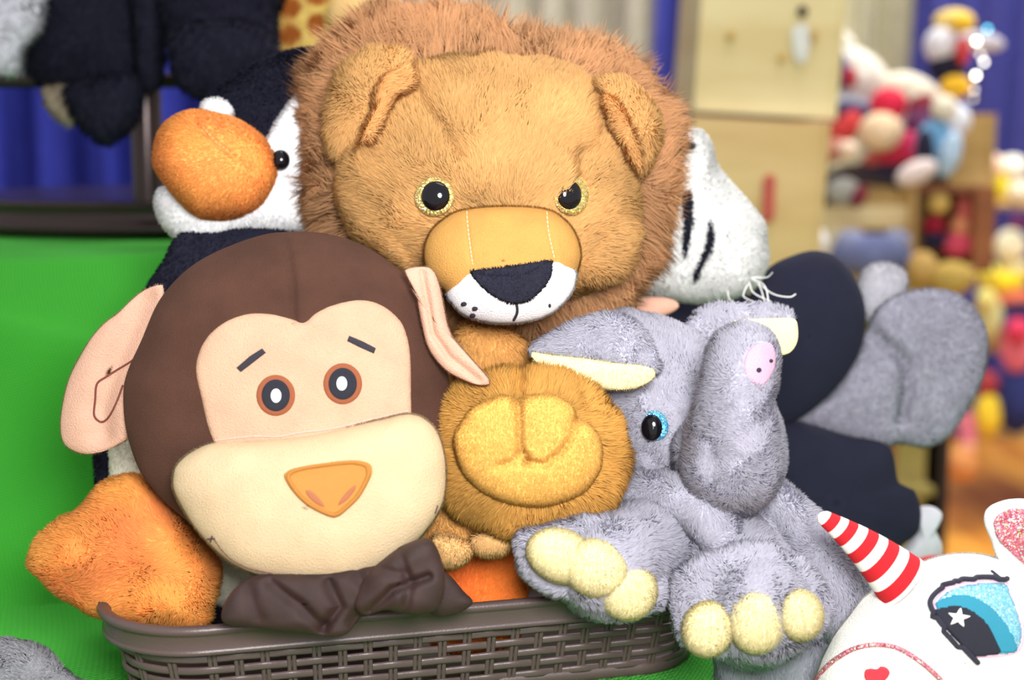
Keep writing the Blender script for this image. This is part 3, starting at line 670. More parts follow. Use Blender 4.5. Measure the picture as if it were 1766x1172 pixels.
# ------------------------------------------------------------------ plush elephant
def elephant():
    root = thing('plush_elephant', 'fluffy grey plush elephant with raised trunk and cream toes sitting over the basket rim', 'plush toy', P(1330, 1195, 0.95))
    GR, CRM = (194, 192, 206), (238, 226, 176)
    FK = dict(root=0.93, tip=1.04, clump=0.34, cell=9, flow=0.8, flowsize=38, jit=0.5, var=0.04)
    G = Geo(); h = lobe(None, [(1000, 600), (1061, 543), (1120, 545), (1180, 565), (1235, 610), (1290, 660), (1335, 710), (1349, 770), (1345, 815), (1305, 848), (1240, 860), (1165, 850), (1120, 855), (1080, 825), (1050, 770), (1015, 710), (990, 650)], 0.985, 88, 80, GR, c=(1175, 710), nt=130, nph=70)
    lobe(h, ell(1257, 782, 93, 76), 0.945, 52, 50, GR, smooth=False)
    G.add(*h.arrays()[:4])
    hc = P(1180, 700, 0.95)
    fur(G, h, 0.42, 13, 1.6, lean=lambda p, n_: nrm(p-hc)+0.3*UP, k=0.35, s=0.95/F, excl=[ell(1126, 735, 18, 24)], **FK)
    build('head', G, [M_FAB, M_FUR], root); hb = h.bvh()
    tk = tube(None, [(1262, 800, 0.925, 84), (1264, 740, 0.912, 74), (1268, 690, 0.905, 64), (1276, 645, 0.902, 60), (1281, 618, 0.905, 59)], GR, seg=48, per=12)
    pink = [(1314, 590), (1330, 594), (1336, 612), (1334, 636), (1322, 658), (1308, 666), (1290, 654), (1282, 636), (1286, 612), (1298, 596)]
    G = Geo(); G.add(*tk.arrays()[:4])
    fur(G, tk, 0.46, 13, 1.6, lean=0.6*UP+0.2*RT, k=0.35, s=0.89/F, excl=[spline(pink, 5)], **FK)
    to = build('trunk', G, [M_FAB, M_FUR], root); tb = tk.bvh()
    G = Geo(); q = patch(G, pink, tb, 5, (208, 160, 184), edge=5, step=2.5); po = build('snout', G, M_FAB, to); po['label'] = 'pink felt trunk tip'
    for x, y, r in ((1309, 638, 5), (1330, 622, 4)):
        G = Geo(); patch(G, ell(x, y, r, r), q.bvh(), 2, (44, 36, 60), edge=3, step=2); build('nostril', G, M_THREAD, to)
    # ears
    G = Geo(); e = lobe(None, [(912, 603), (935, 585), (965, 570), (1000, 552), (1045, 541), (1085, 548), (1118, 580), (1134, 615), (1132, 640), (1100, 645), (1060, 640), (1000, 632), (950, 622)], 0.945, 26, 24, GR, c=(1040, 600), nt=110, nph=60, tilt=(0, 0.1))
    G.add(*e.arrays()[:4]); fur(G, e, 0.42, 13, 1.6, lean=-RT*0.5+0.5*DOWN_, k=0.35, s=0.93/F, **FK)
    eo = build('ear', G, [M_FAB, M_FUR], root)
    G = Geo(); e = lobe(None, [(914, 607), (940, 611), (998, 617), (1061, 626), (1107, 630), (1130, 640), (1120, 658), (1084, 671), (1038, 670), (992, 659), (952, 644), (926, 626)], 0.928, 13, 20, CRM, c=(1030, 643), nt=100, nph=50)
    G.add(*e.arrays()[:4]); fur(G, e, 0.14, 5, 1.4, lean=DOWN, k=0.4, root=0.96, tip=1.03, s=0.92/F, clump=0.2, var=0.04); build('inner_ear', G, [M_FAB, M_FUR], eo)['label'] = 'cream lining of the folded ear'
    G = Geo(); e = lobe(None, [(1170, 590), (1190, 552), (1216, 532), (1256, 524), (1314, 526), (1358, 534), (1368, 548), (1350, 575), (1290, 600), (1220, 620)], 1.0, 20, 24, GR, c=(1265, 565))
    G.add(*e.arrays()[:4]); fur(G, e, 0.22, 11, 2.2, lean=UP, k=0.3, s=0.99/F, **FK); eo = build('ear', G, [M_FAB, M_FUR], root)
    G = Geo(); e = lobe(None, [(1262, 556), (1290, 550), (1330, 549), (1368, 549), (1376, 565), (1374, 592), (1358, 610), (1330, 610), (1290, 590)], 0.985, 12, 16, CRM, c=(1325, 575)); G.add(*e.arrays()[:4]); build('inner_ear', G, [M_FAB, M_FUR], eo)['label'] = 'cream ear lining'
    # eye
    p, n_ = ray(hb, 1126, 735); D = (p-CAM) @ FW - 0.003
    G = Geo(); lobe(G, ell(1131, 733, 21, 26, -15), D, 7, 6, (255, 255, 255), n=2.5, tilt=(0.15, 0), smooth=False, nt=60, nph=30); eo = build('eye', G, M_BLUEGLIT, root); eo['label'] = 'blue glitter eye with black pupil'
    G = Geo(); lobe(G, ell(1124, 737, 18, 23), D-0.0015, 11, 5, (10, 10, 14), tilt=(0.15, 0), smooth=False, nt=60, nph=30); build('pupil', G, M_EYE, eo)
    # body and arms
    G = Geo(); b = lobe(None, [(1090, 850), (1180, 850), (1331, 845), (1390, 890), (1440, 950), (1485, 1020), (1495, 1090), (1470, 1160), (1420, 1198), (1330, 1203), (1250, 1198), (1236, 1150), (1205, 1060), (1130, 990), (1080, 920)], 0.965, 62, 60, GR, c=(1300, 1010), nt=120, nph=60)
    G.add(*b.arrays()[:4]); fur(G, b, 0.38, 13, 1.6, lean=DOWN, k=0.4, s=0.94/F, **FK); build('body', G, [M_FAB, M_FUR], root)
    for path in ([(1095, 850, 0.955, 34), (1150, 858, 0.94, 40), (1210, 880, 0.925, 42), (1238, 920, 0.92, 40), (1245, 960, 0.925, 34)], [(1335, 862, 0.96, 34), (1385, 915, 0.955, 42), (1430, 985, 0.95, 50), (1455, 1060, 0.95, 54)]):
        t = tube(None, path, GR, seg=36); G = Geo(); G.add(*t.arrays()[:4]); fur(G, t, 0.42, 13, 1.6, lean=DOWN, k=0.4, s=0.93/F, **FK); build('arm', G, [M_FAB, M_FUR], root)
    # legs with cream toes
    def leg(path, foot_o, D, c, toes, Tf):
        g = tube(None, path, GR, seg=40); lobe(g, foot_o, D, Tf, 45, GR, c=c, n=2.6)
        G = Geo(); G.add(*g.arrays()[:4]); fc = P(c[0], c[1], D-0.01)
        fur(G, g, 0.42, 17, 1.8, lean=lambda q, n_: nrm(q-fc)+0.25*DOWN_, k=0.5, s=0.89/F, cull=-0.5, **{**FK, 'clump': 0.55, 'cell': 13}); lo = build('leg', G, [M_FAB, M_FUR], root)
        for tx, ty, rx, ry, an, dd in toes:
            t = lobe(None, ell(tx, ty, rx, ry, an), D-dd, 36, 26, CRM, smooth=False, n=2.2, nt=70, nph=40)
            G = Geo(); G.add(*t.arrays()[:4]); fur(G, t, 0.5, 5.5, 1.1, lean=DOWN, k=0.4, root=1.0, tip=1.03, s=0.88/F, clump=0.25, var=0.04); build('toe', G, [M_FAB, M_FUR], lo)['label'] = 'cream plush toe'
    leg([(1160, 920, 0.955, 66), (1110, 945, 0.935, 78), (1050, 975, 0.915, 88)], [(893, 925), (930, 915), (1000, 895), (1065, 895), (1115, 925), (1142, 970), (1148, 1030), (1118, 1058), (1075, 1068), (1030, 1055), (995, 1030), (955, 1025), (918, 1000), (898, 970)], 0.905, (1020, 975),
        [(967, 958, 60, 44, 22, 0.012), (1028, 979, 57, 48, 20, 0.016), (1082, 1018, 50, 49, 10, 0.012)], 26)
    leg([(1225, 900, 0.96, 62), (1262, 970, 0.935, 82), (1300, 1040, 0.915, 104)], [(1165, 1000), (1220, 960), (1300, 940), (1375, 965), (1425, 1015), (1430, 1060), (1400, 1095), (1330, 1115), (1250, 1125), (1190, 1112), (1162, 1075)], 0.90, (1290, 1040),
        [(1221, 1084, 43, 47, 20, 0.014), (1379, 1060, 39, 42, -8, 0.018), (1305, 1070, 50, 55, 0, 0.016)], 28)
DOWN_ = np.array([0, 0, -1.0])
elephant()

# ------------------------------------------------------------------ plush penguin
def penguin():
    root = thing('plush_penguin', 'black and white plush penguin with big orange beak, tucked behind the monkey', 'plush toy', P(520, 1100, 1.04))
    BK, WH, OR = (30, 30, 46), (252, 252, 254), (255, 172, 92)
    WK = dict(root=0.95, tip=1.0, clump=0.2, cell=9, var=0.03)
    G = Geo(); h = lobe(None, [(600, 95), (548, 86), (502, 92), (448, 110), (394, 142), (358, 175), (340, 230), (330, 300), (320, 350), (320, 420), (420, 450), (560, 440), (640, 360), (650, 200)], 1.09, 105, 80, BK, c=(480, 280), nt=120, nph=60)
    G.add(*h.arrays()[:4]); fur(G, h, 0.22, 9, 2.0, lean=DOWN, k=0.5, root=0.8, tip=1.8, s=1.05/F, clump=0.3, cell=9, var=0.3)
    ho = build('head', G, [M_FAB, M_FUR], root)
    G = Geo(); f = lobe(None, [(272, 348), (284, 326), (330, 318), (420, 300), (458, 254), (480, 228), (498, 206), (515, 165), (560, 150), (610, 260), (580, 390), (500, 408), (420, 412), (375, 432), (330, 426), (298, 404), (280, 380)], 1.066, 78, 70, WH, c=(440, 330), n=2.5, nt=120, nph=60)
    lobe(f, ell(374, 192, 27, 20, 15), 1.035, 22, 30, WH, smooth=False)
    G.add(*f.arrays()[:4]); fur(G, f, 0.18, 8, 2.0, lean=DOWN, k=0.5, s=1.04/F, **WK); build('face', G, [M_FAB, M_FUR], root)['label'] = 'white face and cheeks'
    bo = [(271, 285), (274, 247), (287, 219), (312, 200), (344, 193), (387, 201), (423, 215), (455, 240), (473, 269), (478, 301), (466, 333), (444, 358), (412, 373), (376, 378), (344, 373), (315, 348), (287, 315)]
    G = Geo(); b = lobe(None, bo, 1.035, 95, 60, OR, c=(375, 285), n=2.15, nt=130, nph=70, fn=seamfn([([(351, 215), (376, 247), (410, 272), (450, 300)], 6, 6)]))
    G.add(*b.arrays()[:4]); fur(G, b, 0.30, 7, 1.6, lean=-RT-0.3*UP, k=0.5, root=0.88, tip=1.06, s=1.0/F, clump=0.25, cell=8, var=0.07, colfn=lambda p, n_, c_: c_*(1+0.12*noise3(p, 0.03)[:, :1]*np.array([[0.3, 1, 0.3]])))
    be = build('beak', G, [M_FAB, M_FUR], root)
    G = Geo(); stitch(G, [(351, 219), (376, 247), (396, 263)], b.bvh(), 1.3, (255, 190, 120), dash=4, gap=4, lift=1.5); build('stitching', G, M_THREAD, be)
    p, n_ = ray(f.bvh(), 486, 276); D = (p-CAM) @ FW
    G = Geo(); lobe(G, ell(484, 276, 16, 18), D-0.004, 14, 10, (10, 10, 14), smooth=False, nt=50, nph=30); build('eye', G, M_EYE, root)
    G = Geo(); b = lobe(None, [(163, 790), (168, 660), (215, 560), (290, 440), (320, 400), (500, 400), (680, 480), (740, 640), (740, 900), (700, 1060), (600, 1098), (400, 1098), (260, 1060), (190, 960)], 1.045, 45, 70, BK, n=2.6, c=(450, 760), nt=120)
    G.add(*b.arrays()[:4]); fur(G, b, 0.10, 7, 2.2, lean=DOWN, k=0.5, root=0.8, tip=1.6, s=1.04/F, var=0.3, clump=0.3); bo_ = build('body', G, [M_FAB, M_FUR], root)
    G = Geo(); b = lobe(None, [(190, 790), (196, 670), (240, 590), (320, 500), (500, 460), (640, 520), (700, 650), (700, 900), (640, 1030), (500, 1040), (400, 1042), (290, 1030), (215, 940)], 1.028, 52, 40, (250, 244, 228), n=2.6, c=(450, 760), nt=120)
    G.add(*b.arrays()[:4]); fur(G, b, 0.10, 6, 1.8, lean=DOWN, k=0.5, s=1.02/F, **WK); build('belly', G, [M_FAB, M_FUR], root)['label'] = 'cream white belly'
    OF = dict(root=0.98, tip=1.04, clump=0.3, cell=12, var=0.06, flow=0.9, flowsize=60, jit=0.45)
    of = lambda p, n_, c_: c_*(1+0.16*noise3(p, 0.035)[:, :1]*np.array([[0.3, 1, 0.3]]))
    G = Geo(); f = lobe(None, [(57, 963), (64, 930), (85, 909), (136, 882), (160, 860), (180, 836), (217, 823), (245, 826), (270, 843), (300, 870), (330, 910), (352, 940), (376, 974), (371, 1011), (364, 1045), (356, 1077), (299, 1083), (238, 1076), (170, 1062), (136, 1045), (102, 1025), (78, 997), (61, 980)], 0.955, 62, 50, OR, c=(225, 960), n=2.3, nt=150, nph=80,
        fn=lambda x, y, w: (x, y, w + np.where(w > 0, 6*np.sin(x/33+y/51)*np.sin(y/29-x/60), 0)))
    G.add(*f.arrays()[:4]); fur(G, f, 0.32, 13, 1.9, lean=-RT-0.2*UP, k=0.5, s=0.94/F, colfn=of, **OF); build('foot', G, [M_FAB, M_FUR], root)
    G = Geo(); f = lobe(None, [(740, 960), (800, 940), (860, 935), (900, 950), (908, 1000), (905, 1060), (880, 1110), (760, 1120), (735, 1050)], 0.992, 30, 30, (255, 136, 60), n=2.8, nt=90, nph=50)
    G.add(*f.arrays()[:4]); fur(G, f, 0.24, 8, 1.9, lean=DOWN, k=0.6, s=0.98/F, colfn=of, **OF); build('foot', G, [M_FAB, M_FUR], root)
penguin()

# ------------------------------------------------------------------ white tiger
def tiger():
    root = thing('plush_tiger', 'white plush tiger with black stripes peeking out beside the lion mane', 'plush toy', P(1110, 1020, 1.12))
    WH = (250, 250, 248)
    stripes = [spline(q, 5) for q in ([(1176, 330), (1192, 332), (1195, 372), (1190, 412), (1182, 446), (1176, 430), (1176, 380)], [(1222, 378), (1232, 400), (1230, 425), (1214, 456), (1198, 486), (1192, 482), (1204, 450), (1216, 420)],
                                          [(1140, 368), (1162, 356), (1160, 380), (1146, 392)], [(1144, 420), (1156, 400), (1154, 430), (1146, 446)], [(1178, 246), (1196, 248), (1198, 258), (1176, 262)], [(1120, 450), (1138, 440), (1130, 455)])]
    def cf(p, n_, c_):
        px, _ = proj(p); c_ = c_.copy()
        for q in stripes: c_[inside(px+rng.normal(size=px.shape)*1.2, q)] = lin((30, 32, 48))
        return c_
    h = lobe(None, [(1150, 235), (1180, 226), (1206, 228), (1222, 248), (1232, 286), (1262, 324), (1292, 358), (1314, 388), (1318, 418), (1320, 452), (1306, 484), (1290, 500), (1250, 514), (1200, 518), (1150, 512), (1100, 505), (1060, 440), (1070, 320)], 1.12, 75, 70, WH, c=(1180, 390), nt=150, nph=80)
    V, T, C, N, M = h.arrays(); C = cf(V, N, C); G = Geo(); G.add(V, T, C, N)
    fur(G, (V, T, np.tile(lin(WH), (len(V), 1)), N, M), 0.26, 9, 2.0, lean=RT*0.3-0.5*UP, k=0.35, root=0.93, tip=1.0, s=1.08/F, clump=0.35, cell=9, var=0.03, colfn=cf)
    build('head', G, [M_FAB, M_FUR], root)
    G = Geo()
    for q in ([(1296, 478, 1.09, 1.0), (1330, 505, 1.07, 1.0), (1360, 512, 1.06, 1.0), (1372, 507, 1.06, 0.8)], [(1298, 482, 1.09, 1.0), (1318, 492, 1.07, 1.0), (1325, 520, 1.06, 1.0), (1322, 552, 1.06, 0.8)], [(1300, 480, 1.09, 1.0), (1313, 500, 1.08, 1.0), (1322, 540, 1.07, 0.8)],
              [(1292, 486, 1.09, 1.0), (1300, 505, 1.08, 1.0), (1330, 520, 1.07, 0.8)], [(1290, 490, 1.09, 1.0), (1282, 510, 1.08, 1.0), (1300, 520, 1.07, 0.8)], [(1300, 478, 1.09, 1.0), (1322, 478, 1.08, 1.0), (1332, 470, 1.07, 0.8)], [(1255, 500, 1.09, 1.0), (1258, 516, 1.08, 1.0), (1270, 525, 1.07, 0.8)]):
        tube(G, q, (235, 232, 215), seg=8)
    build('whiskers', G, M_WHITE, root)
    G = Geo(); b = lobe(G, [(1000, 520), (1100, 500), (1150, 560), (1180, 700), (1160, 900), (1100, 1010), (1010, 1000), (980, 800)], 1.15, 60, 60, WH); build('body', G, M_FAB, root)
    G = Geo(); lobe(G, [(1085, 520), (1120, 512), (1160, 516), (1170, 530), (1140, 545), (1090, 545)], 1.09, 14, 20, (226, 172, 150)); build('ribbon', G, M_FAB, root)['label'] = 'pinkish ribbon at the neck'
tiger()

# ------------------------------------------------------------------ grey and black plush behind the elephant
def mouse():
    root = thing('plush_mouse', 'grey plush mouse in black outfit with huge grey ear, behind the elephant', 'plush toy', P(1450, 1010, 1.2))
    BK, GR = (30, 31, 48), (158, 156, 170)
    G = Geo(); e = lobe(G, [(1310, 480), (1330, 458), (1357, 444), (1398, 432), (1434, 438), (1459, 459), (1482, 497), (1492, 538), (1486, 589), (1469, 630), (1434, 676), (1380, 720), (1330, 735), (1290, 700), (1280, 600), (1290, 520)], 1.19, 50, 40, BK, c=(1385, 580), nt=110); build('hat', G, M_FAB, root)['label'] = 'round black hat brim'
    G = Geo(); lobe(G, [(1140, 530), (1200, 510), (1300, 510), (1340, 600), (1330, 760), (1250, 800), (1160, 760)], 1.21, 40, 60, BK, n=2.6); build('head', G, M_FAB, root)
    GK = dict(root=0.92, tip=1.06, clump=0.2, cell=9, var=0.05, flow=0.4)
    G = Geo(); e = lobe(None, [(1500, 560), (1521, 525), (1567, 503), (1613, 499), (1659, 513), (1690, 548), (1702, 589), (1695, 646), (1674, 692), (1638, 748), (1597, 769), (1551, 762), (1521, 768), (1459, 753), (1405, 738), (1366, 719), (1420, 690), (1455, 650), (1480, 610)], 1.225, 30, 24, GR, c=(1560, 640), n=2.5, nt=140, nph=70, fn=seamfn([([(1500, 572), (1536, 603), (1556, 625), (1558, 666), (1551, 720)], 16, 12)]))
    G.add(*e.arrays()[:4]); fur(G, e, 0.18, 6, 2.0, lean=-UP, k=0.5, s=1.2/F, **GK); build('ear', G, [M_FAB, M_FUR], root)['label'] = 'huge grey ear'
    G = Geo(); e = lobe(None, [(1480, 500), (1492, 466), (1521, 454), (1550, 462), (1564, 480), (1556, 520), (1530, 545), (1500, 560)], 1.25, 26, 26, (190, 188, 196)); G.add(*e.arrays()[:4]); fur(G, e, 0.16, 6, 2.0, lean=UP, k=0.3, s=1.22/F, **GK); build('tuft', G, [M_FAB, M_FUR], root)
    G = Geo(); lobe(G, [(1300, 720), (1367, 722), (1459, 750), (1531, 768), (1548, 830), (1574, 842), (1587, 880), (1582, 915), (1546, 948), (1520, 1000), (1400, 1010), (1320, 960), (1280, 860)], 1.2, 55, 50, BK, c=(1430, 860), nt=110, n=2.4); build('body', G, M_FAB, root)['label'] = 'black outfit'
    G = Geo(); lobe(G, [(1580, 878), (1605, 872), (1624, 884), (1620, 900), (1612, 910), (1624, 940), (1618, 965), (1580, 990), (1540, 1000), (1525, 980), (1555, 950), (1580, 915)], 1.2, 24, 24, (190, 190, 198)); build('hand', G, M_FAB, root)['label'] = 'grey hand'
    G = Geo(); lobe(G, [(1575, 968), (1600, 958), (1630, 962), (1632, 985), (1590, 1000), (1570, 990)], 1.19, 10, 10, (205, 60, 60)); build('mitten_trim', G, M_FAB, root)['label'] = 'red trim at the hand'
mouse()

# ------------------------------------------------------------------ plush unicorn
def unicorn():
    root = thing('plush_unicorn', 'white plush unicorn with candy-striped horn and blue glitter eye, lower corner', 'plush toy', P(1600, 1285, 0.885))
    WH = (226, 225, 220)
    ho = [(1405, 1200), (1409, 1172), (1417, 1146), (1427, 1124), (1443, 1095), (1465, 1067), (1490, 1035), (1516, 1016), (1548, 996), (1579, 978), (1611, 964), (1649, 956), (1687, 956), (1720, 963), (1760, 980), (1810, 1020), (1840, 1090), (1835, 1180), (1780, 1245), (1690, 1270), (1560, 1272), (1460, 1260), (1415, 1235)]
    G = Geo(); h = lobe(None, ho, 0.90, 105, 80, WH, c=(1630, 1120), n=2.3, nt=160, nph=90); G.add(*h.arrays()[:4]); fur(G, h, 0.25, 4, 0.8, rim=0.12, lean=-UP, k=0.3, root=1.0, tip=1.0, s=0.88/F, clump=0.1, var=0.02)
    build('head', G, [M_FAB, M_FUR], root); hb = h.bvh()
    # striped horn
    tip, base = P(1412, 886, 0.885), P(1556, 1004, 0.888); n = 120
    t = np.linspace(0, 1, n); seg = 40
    axis = nrm(base-tip); u_ = nrm(np.cross(axis, FW)); v_ = np.cross(u_, axis)
    R = (11*np.sqrt(np.clip(t/0.045, 0, 1)) + 41*t)*0.885/F*1.0; R = R*(1-0.0*t)
    cen = tip+(base-tip)*t[:, None] + (np.sin(t*math.pi)*-6*0.885/F)[:, None]*u_*-1
    th = np.linspace(0, 2*math.pi, seg, endpoint=False)
    V = (cen[None]+R[None, :, None]*(np.cos(th)[:, None, None]*u_+np.sin(th)[:, None, None]*v_)).reshape(-1, 3)
    T = sheet_tris(seg, n, wrap=True); N = vnormals(V, T)
    if ((V-np.tile(cen, (seg, 1)))*N).sum() < 0: T = T[:, ::-1]; N = -N
    bands = [(0.075, 0.165), (0.24, 0.34), (0.425, 0.535), (0.63, 0.745), (0.85, 0.97)]
    def isred(tt): return any(a <= tt < b for a, b in bands)
    mi = np.array([1 if isred((t[j % (n-1)]+t[min(j % (n-1)+1, n-1)])/2) else 0 for j in list(range((n-1)*seg))*2])
    G = Geo(); G.V.append(V); G.T.append(T); G.C.append(np.tile(lin(WH), (len(V), 1))); G.N.append(N); G.M.append(mi); G.n = len(V)
    build('horn', G, [mat('white_velour', (228, 226, 222), bump=0.3, bscale=1800), mat('red_velour', (184, 32, 40), bump=0.3, bscale=1800)], root)['label'] = 'red and white striped horn'
    # ear
    eo = [(1699, 905), (1698, 888), (1704, 876), (1718, 867), (1744, 860), (1775, 862), (1800, 885), (1810, 930), (1808, 990), (1790, 1020), (1750, 1005), (1722, 968), (1710, 932)]
    G = Geo(); e = lobe(None, eo, 0.90, 22, 24, WH, c=(1752, 930), n=2.3); G.add(*e.arrays()[:4]); e_ = build('ear', G, [M_FAB, M_FUR], root)
    eb = e.bvh(); G = Geo()
    patch(G, [(1713, 905), (1716, 893), (1726, 884), (1746, 876), (1772, 880), (1790, 905), (1796, 950), (1785, 985), (1764, 972), (1740, 950), (1722, 930)], eb, 11, (220, 110, 130), edge=6, step=3, bump=lambda p: -9*np.exp(-(pdist(p, [(1735, 900), (1765, 935), (1790, 970)])/16)**2)); build('inner_ear', G, M_PINKGLIT, e_)['label'] = 'pink glitter ear lining'
    # eye, layer on layer
    def pt(z): return [(1300+x/3.15, 800+y/3.15) for x, y in z]
    outer = pt([(972, 775), (976, 742), (1010, 698), (1060, 655), (1150, 635), (1250, 628), (1380, 640), (1425, 720), (1460, 820), (1475, 900), (1466, 980), (1425, 1030), (1330, 1050), (1200, 1052), (1160, 1000), (1080, 915), (1010, 835)])
    G = Geo(); a = patch(G, outer, hb, 3, (240, 196, 216), edge=4, step=3); ey = build('eye', G, M_THREAD, root); ey['label'] = 'blue glitter eye with white star'
    sky = pt([(985, 780), (990, 745), (1050, 692), (1150, 655), (1260, 645), (1360, 648), (1400, 720), (1440, 830), (1455, 900), (1448, 970), (1415, 1020), (1300, 1030), (1150, 900)])
    G = Geo(); b = patch(G, sky, hb, 4.6, (120, 190, 215), edge=3, step=3, sink=0); build('iris', G, M_SKYGLIT, ey)
    teal = pt([(985, 780), (990, 750), (1040, 722), (1110, 708), (1190, 718), (1270, 760), (1340, 830), (1390, 900), (1420, 960), (1428, 1005), (1410, 1025), (1325, 1030), (1180, 1020), (1060, 900)])
    G = Geo(); c_ = patch(G, teal, hb, 6.2, (44, 138, 164), edge=3, step=3, sink=0); build('iris_ring', G, M_THREAD, ey)
    blk = pt([(975, 800), (1005, 782), (1040, 773), (1100, 765), (1170, 785), (1240, 835), (1290, 900), (1320, 970), (1333, 1030), (1200, 1045), (1180, 1036), (1090, 948), (1010, 855)])
    G = Geo(); d = patch(G, blk, hb, 7.8, (30, 32, 46), edge=3, step=3, sink=0); build('pupil', G, M_THREAD, ey)
    st = [pt([(1108+ (72 if k % 2 == 0 else 32)*math.cos(math.radians(-80+36*k)) * 1.08, 835+(66 if k % 2 == 0 else 30)*math.sin(math.radians(-80+36*k)))])[0] for k in range(10)]
    G = Geo(); patch(G, st, hb, 9.6, (248, 248, 240), edge=3, step=2, smooth=False, sink=0); build('star', G, M_WHITE, ey)
    j = Geo(); [j.add(*q.arrays()[:4]) for q in (h, a, d)]; jb = j.bvh()
    G = Geo()
    stitch(G, pt([(1210, 1072), (1150, 1010), (1075, 930), (1005, 850), (965, 785), (962, 742), (1005, 692), (1075, 655), (1160, 638), (1260, 630), (1370, 638)]), jb, 4.6, (40, 40, 56), lift=1.3)
    stitch(G, pt([(1292, 584), (1325, 610), (1350, 632)]), jb, 2.4, (40, 40, 56), lift=0.7); build('eyelid_line', G, M_THREAD, ey)
    G = Geo(); stitch(G, pt([(340, 1172), (400, 1100), (470, 1045), (550, 1002), (650, 982), (760, 992), (850, 1035), (940, 1100), (1030, 1185)]), hb, 4.5, (200, 90, 110), lift=0.3); build('muzzle_trim', G, M_PINKGLIT, root)['label'] = 'pink glitter piping round the muzzle'
    hrt = pt([(598, 1140), (606, 1115), (635, 1108), (668, 1110), (690, 1096), (722, 1104), (740, 1130), (725, 1165), (690, 1195), (660, 1215), (625, 1195), (602, 1165)])
    G = Geo(); patch(G, hrt, hb, 3, (206, 52, 66), edge=4, step=2.5); build('nose', G, M_THREAD, root)['label'] = 'red heart-shaped nose'
unicorn()

# ------------------------------------------------------------------ silver-grey plush at the lower left
def greycorner():
    root = thing('plush_animal', 'silver grey shiny plush lying on the green cloth at the basket corner', 'plush toy', P(20, 1240, 0.93))
    G = Geo(); b = lobe(None, [(-150, 1150), (-60, 1108), (0, 1100), (45, 1108), (85, 1130), (115, 1160), (150, 1185), (150, 1215), (60, 1232), (-100, 1232), (-180, 1200)], 0.955, 50, 50, (160, 160, 166), c=(0, 1170)); G.add(*b.arrays()[:4])
    fur(G, b, 0.3, 12, 2.0, lean=-RT, k=0.7, root=0.7, tip=1.3, s=0.93/F, clump=0.5, cell=10, flow=0.9, flowsize=30, var=0.2); build('body', G, [M_FAB, M_FUR], root)
    G = Geo(); b = lobe(None, ell(-170, 1160, 70, 75), 0.96, 50, 40, (160, 160, 166), smooth=False); G.add(*b.arrays()[:4]); build('head', G, [M_FAB, M_FUR], root)
greycorner()

# ------------------------------------------------------------------ the hall: floor, back wall, curtains
def wood_mat(name, c1, c2, scale=(1, 12, 1), planks=None, rough=0.5, nscale=3.0):
    m = bpy.data.materials.new(name); m.use_nodes = True; nt = m.node_tree; N = nt.nodes; b = N['Principled BSDF']
    tc = N.new('ShaderNodeTexCoord'); mp = N.new('ShaderNodeMapping'); mp.inputs['Scale'].default_value = scale
    nt.links.new(tc.outputs['Object'], mp.inputs[0]); no = N.new('ShaderNodeTexNoise'); no.inputs['Scale'].default_value = nscale; no.inputs['Detail'].default_value = 6
    nt.links.new(mp.outputs[0], no.inputs['Vector']); r = N.new('ShaderNodeValToRGB')
    r.color_ramp.elements[0].position = 0.35; r.color_ramp.elements[1].position = 0.65
    r.color_ramp.elements[0].color = (*lin(c1), 1); r.color_ramp.elements[1].color = (*lin(c2), 1)
    nt.links.new(no.outputs[0], r.inputs[0]); nt.links.new(r.outputs[0], b.inputs['Base Color']); b.inputs['Roughness'].default_value = rough
    return m
M_FLOOR = wood_mat('orange_wood_floor', (176, 104, 30), (226, 160, 60), scale=(6, 0.6, 1), nscale=2.0, rough=0.35)
M_PINE = wood_mat('pale_pine', (214, 190, 134), (232, 214, 164), scale=(2, 2, 9), nscale=1.3)
M_PINE2 = wood_mat('golden_pine', (206, 166, 104), (224, 190, 132), scale=(2, 2, 9), nscale=1.3)
M_TANW = wood_mat('tan_plywood', (176, 140, 78), (200, 166, 104), scale=(2, 2, 6))
M_REDW = wood_mat('red_brown_wood', (132, 76, 40), (160, 98, 54), scale=(2, 2, 6))
M_OLIVE = wood_mat('olive_wood', (164, 148, 84), (184, 166, 100), scale=(2, 2, 6))
M_DARKW = mat('dark_wood', (60, 50, 50), rough=0.6, sheen=0)
def simple(name, G, m, kind='structure', loc=(0, 0, 0), flatn=False):
    o = build(name, G, m, loc=loc, flatn=flatn); o['kind'] = kind; return o
G = Geo(); box(G, -5, 7, -1, 7.2, -0.05, 0.0, (200, 130, 40)); simple('floor', G, M_FLOOR)
G = Geo(); box(G, -5, 7, 7.0, 7.1, 0.0, 4.0, (190, 188, 170)); simple('wall_back', G, mat('grey_wall', (190, 188, 172), sheen=0))
def curtain(label, px0, px1, D, color, lean=0.0, z1=3.6):
    a = P(px0, 300, D); b = P(px1, 300, D); x = np.linspace(a[0], b[0], int((b[0]-a[0])/0.012)+8); z = np.linspace(0.02, z1, 40)
    X, Z = np.meshgrid(x, z, indexing='ij'); Y = a[1] + 0.045*np.sin(X*38+0.5*np.sin(Z*2))+0.02*np.sin(X*91)
    V = np.stack([X+(Z-1.2)*lean, Y, Z], -1).reshape(-1, 3); T = sheet_tris(len(x), len(z)); N = vnormals(V, T)
    if N[:, 1].sum() > 0: T = T[:, ::-1]; N = -N
    G = Geo().add(V, T, lin(color), N)
    G.add(V+np.array([0, 0.006, 0]), T[:, ::-1], lin(color), -N)
    o = build('curtain', G, M_VELOUR, loc=(a[0], a[1], 0)); tag(o, label, 'curtain', 'pipe and drape curtains'); return o
curtain('blue curtain behind the dark display rack and black plushes', -1500, 700, 4.2, (52, 62, 168))
curtain('grey cream curtain rising behind the lion mane', 640, 1140, 5.8, (205, 202, 186))
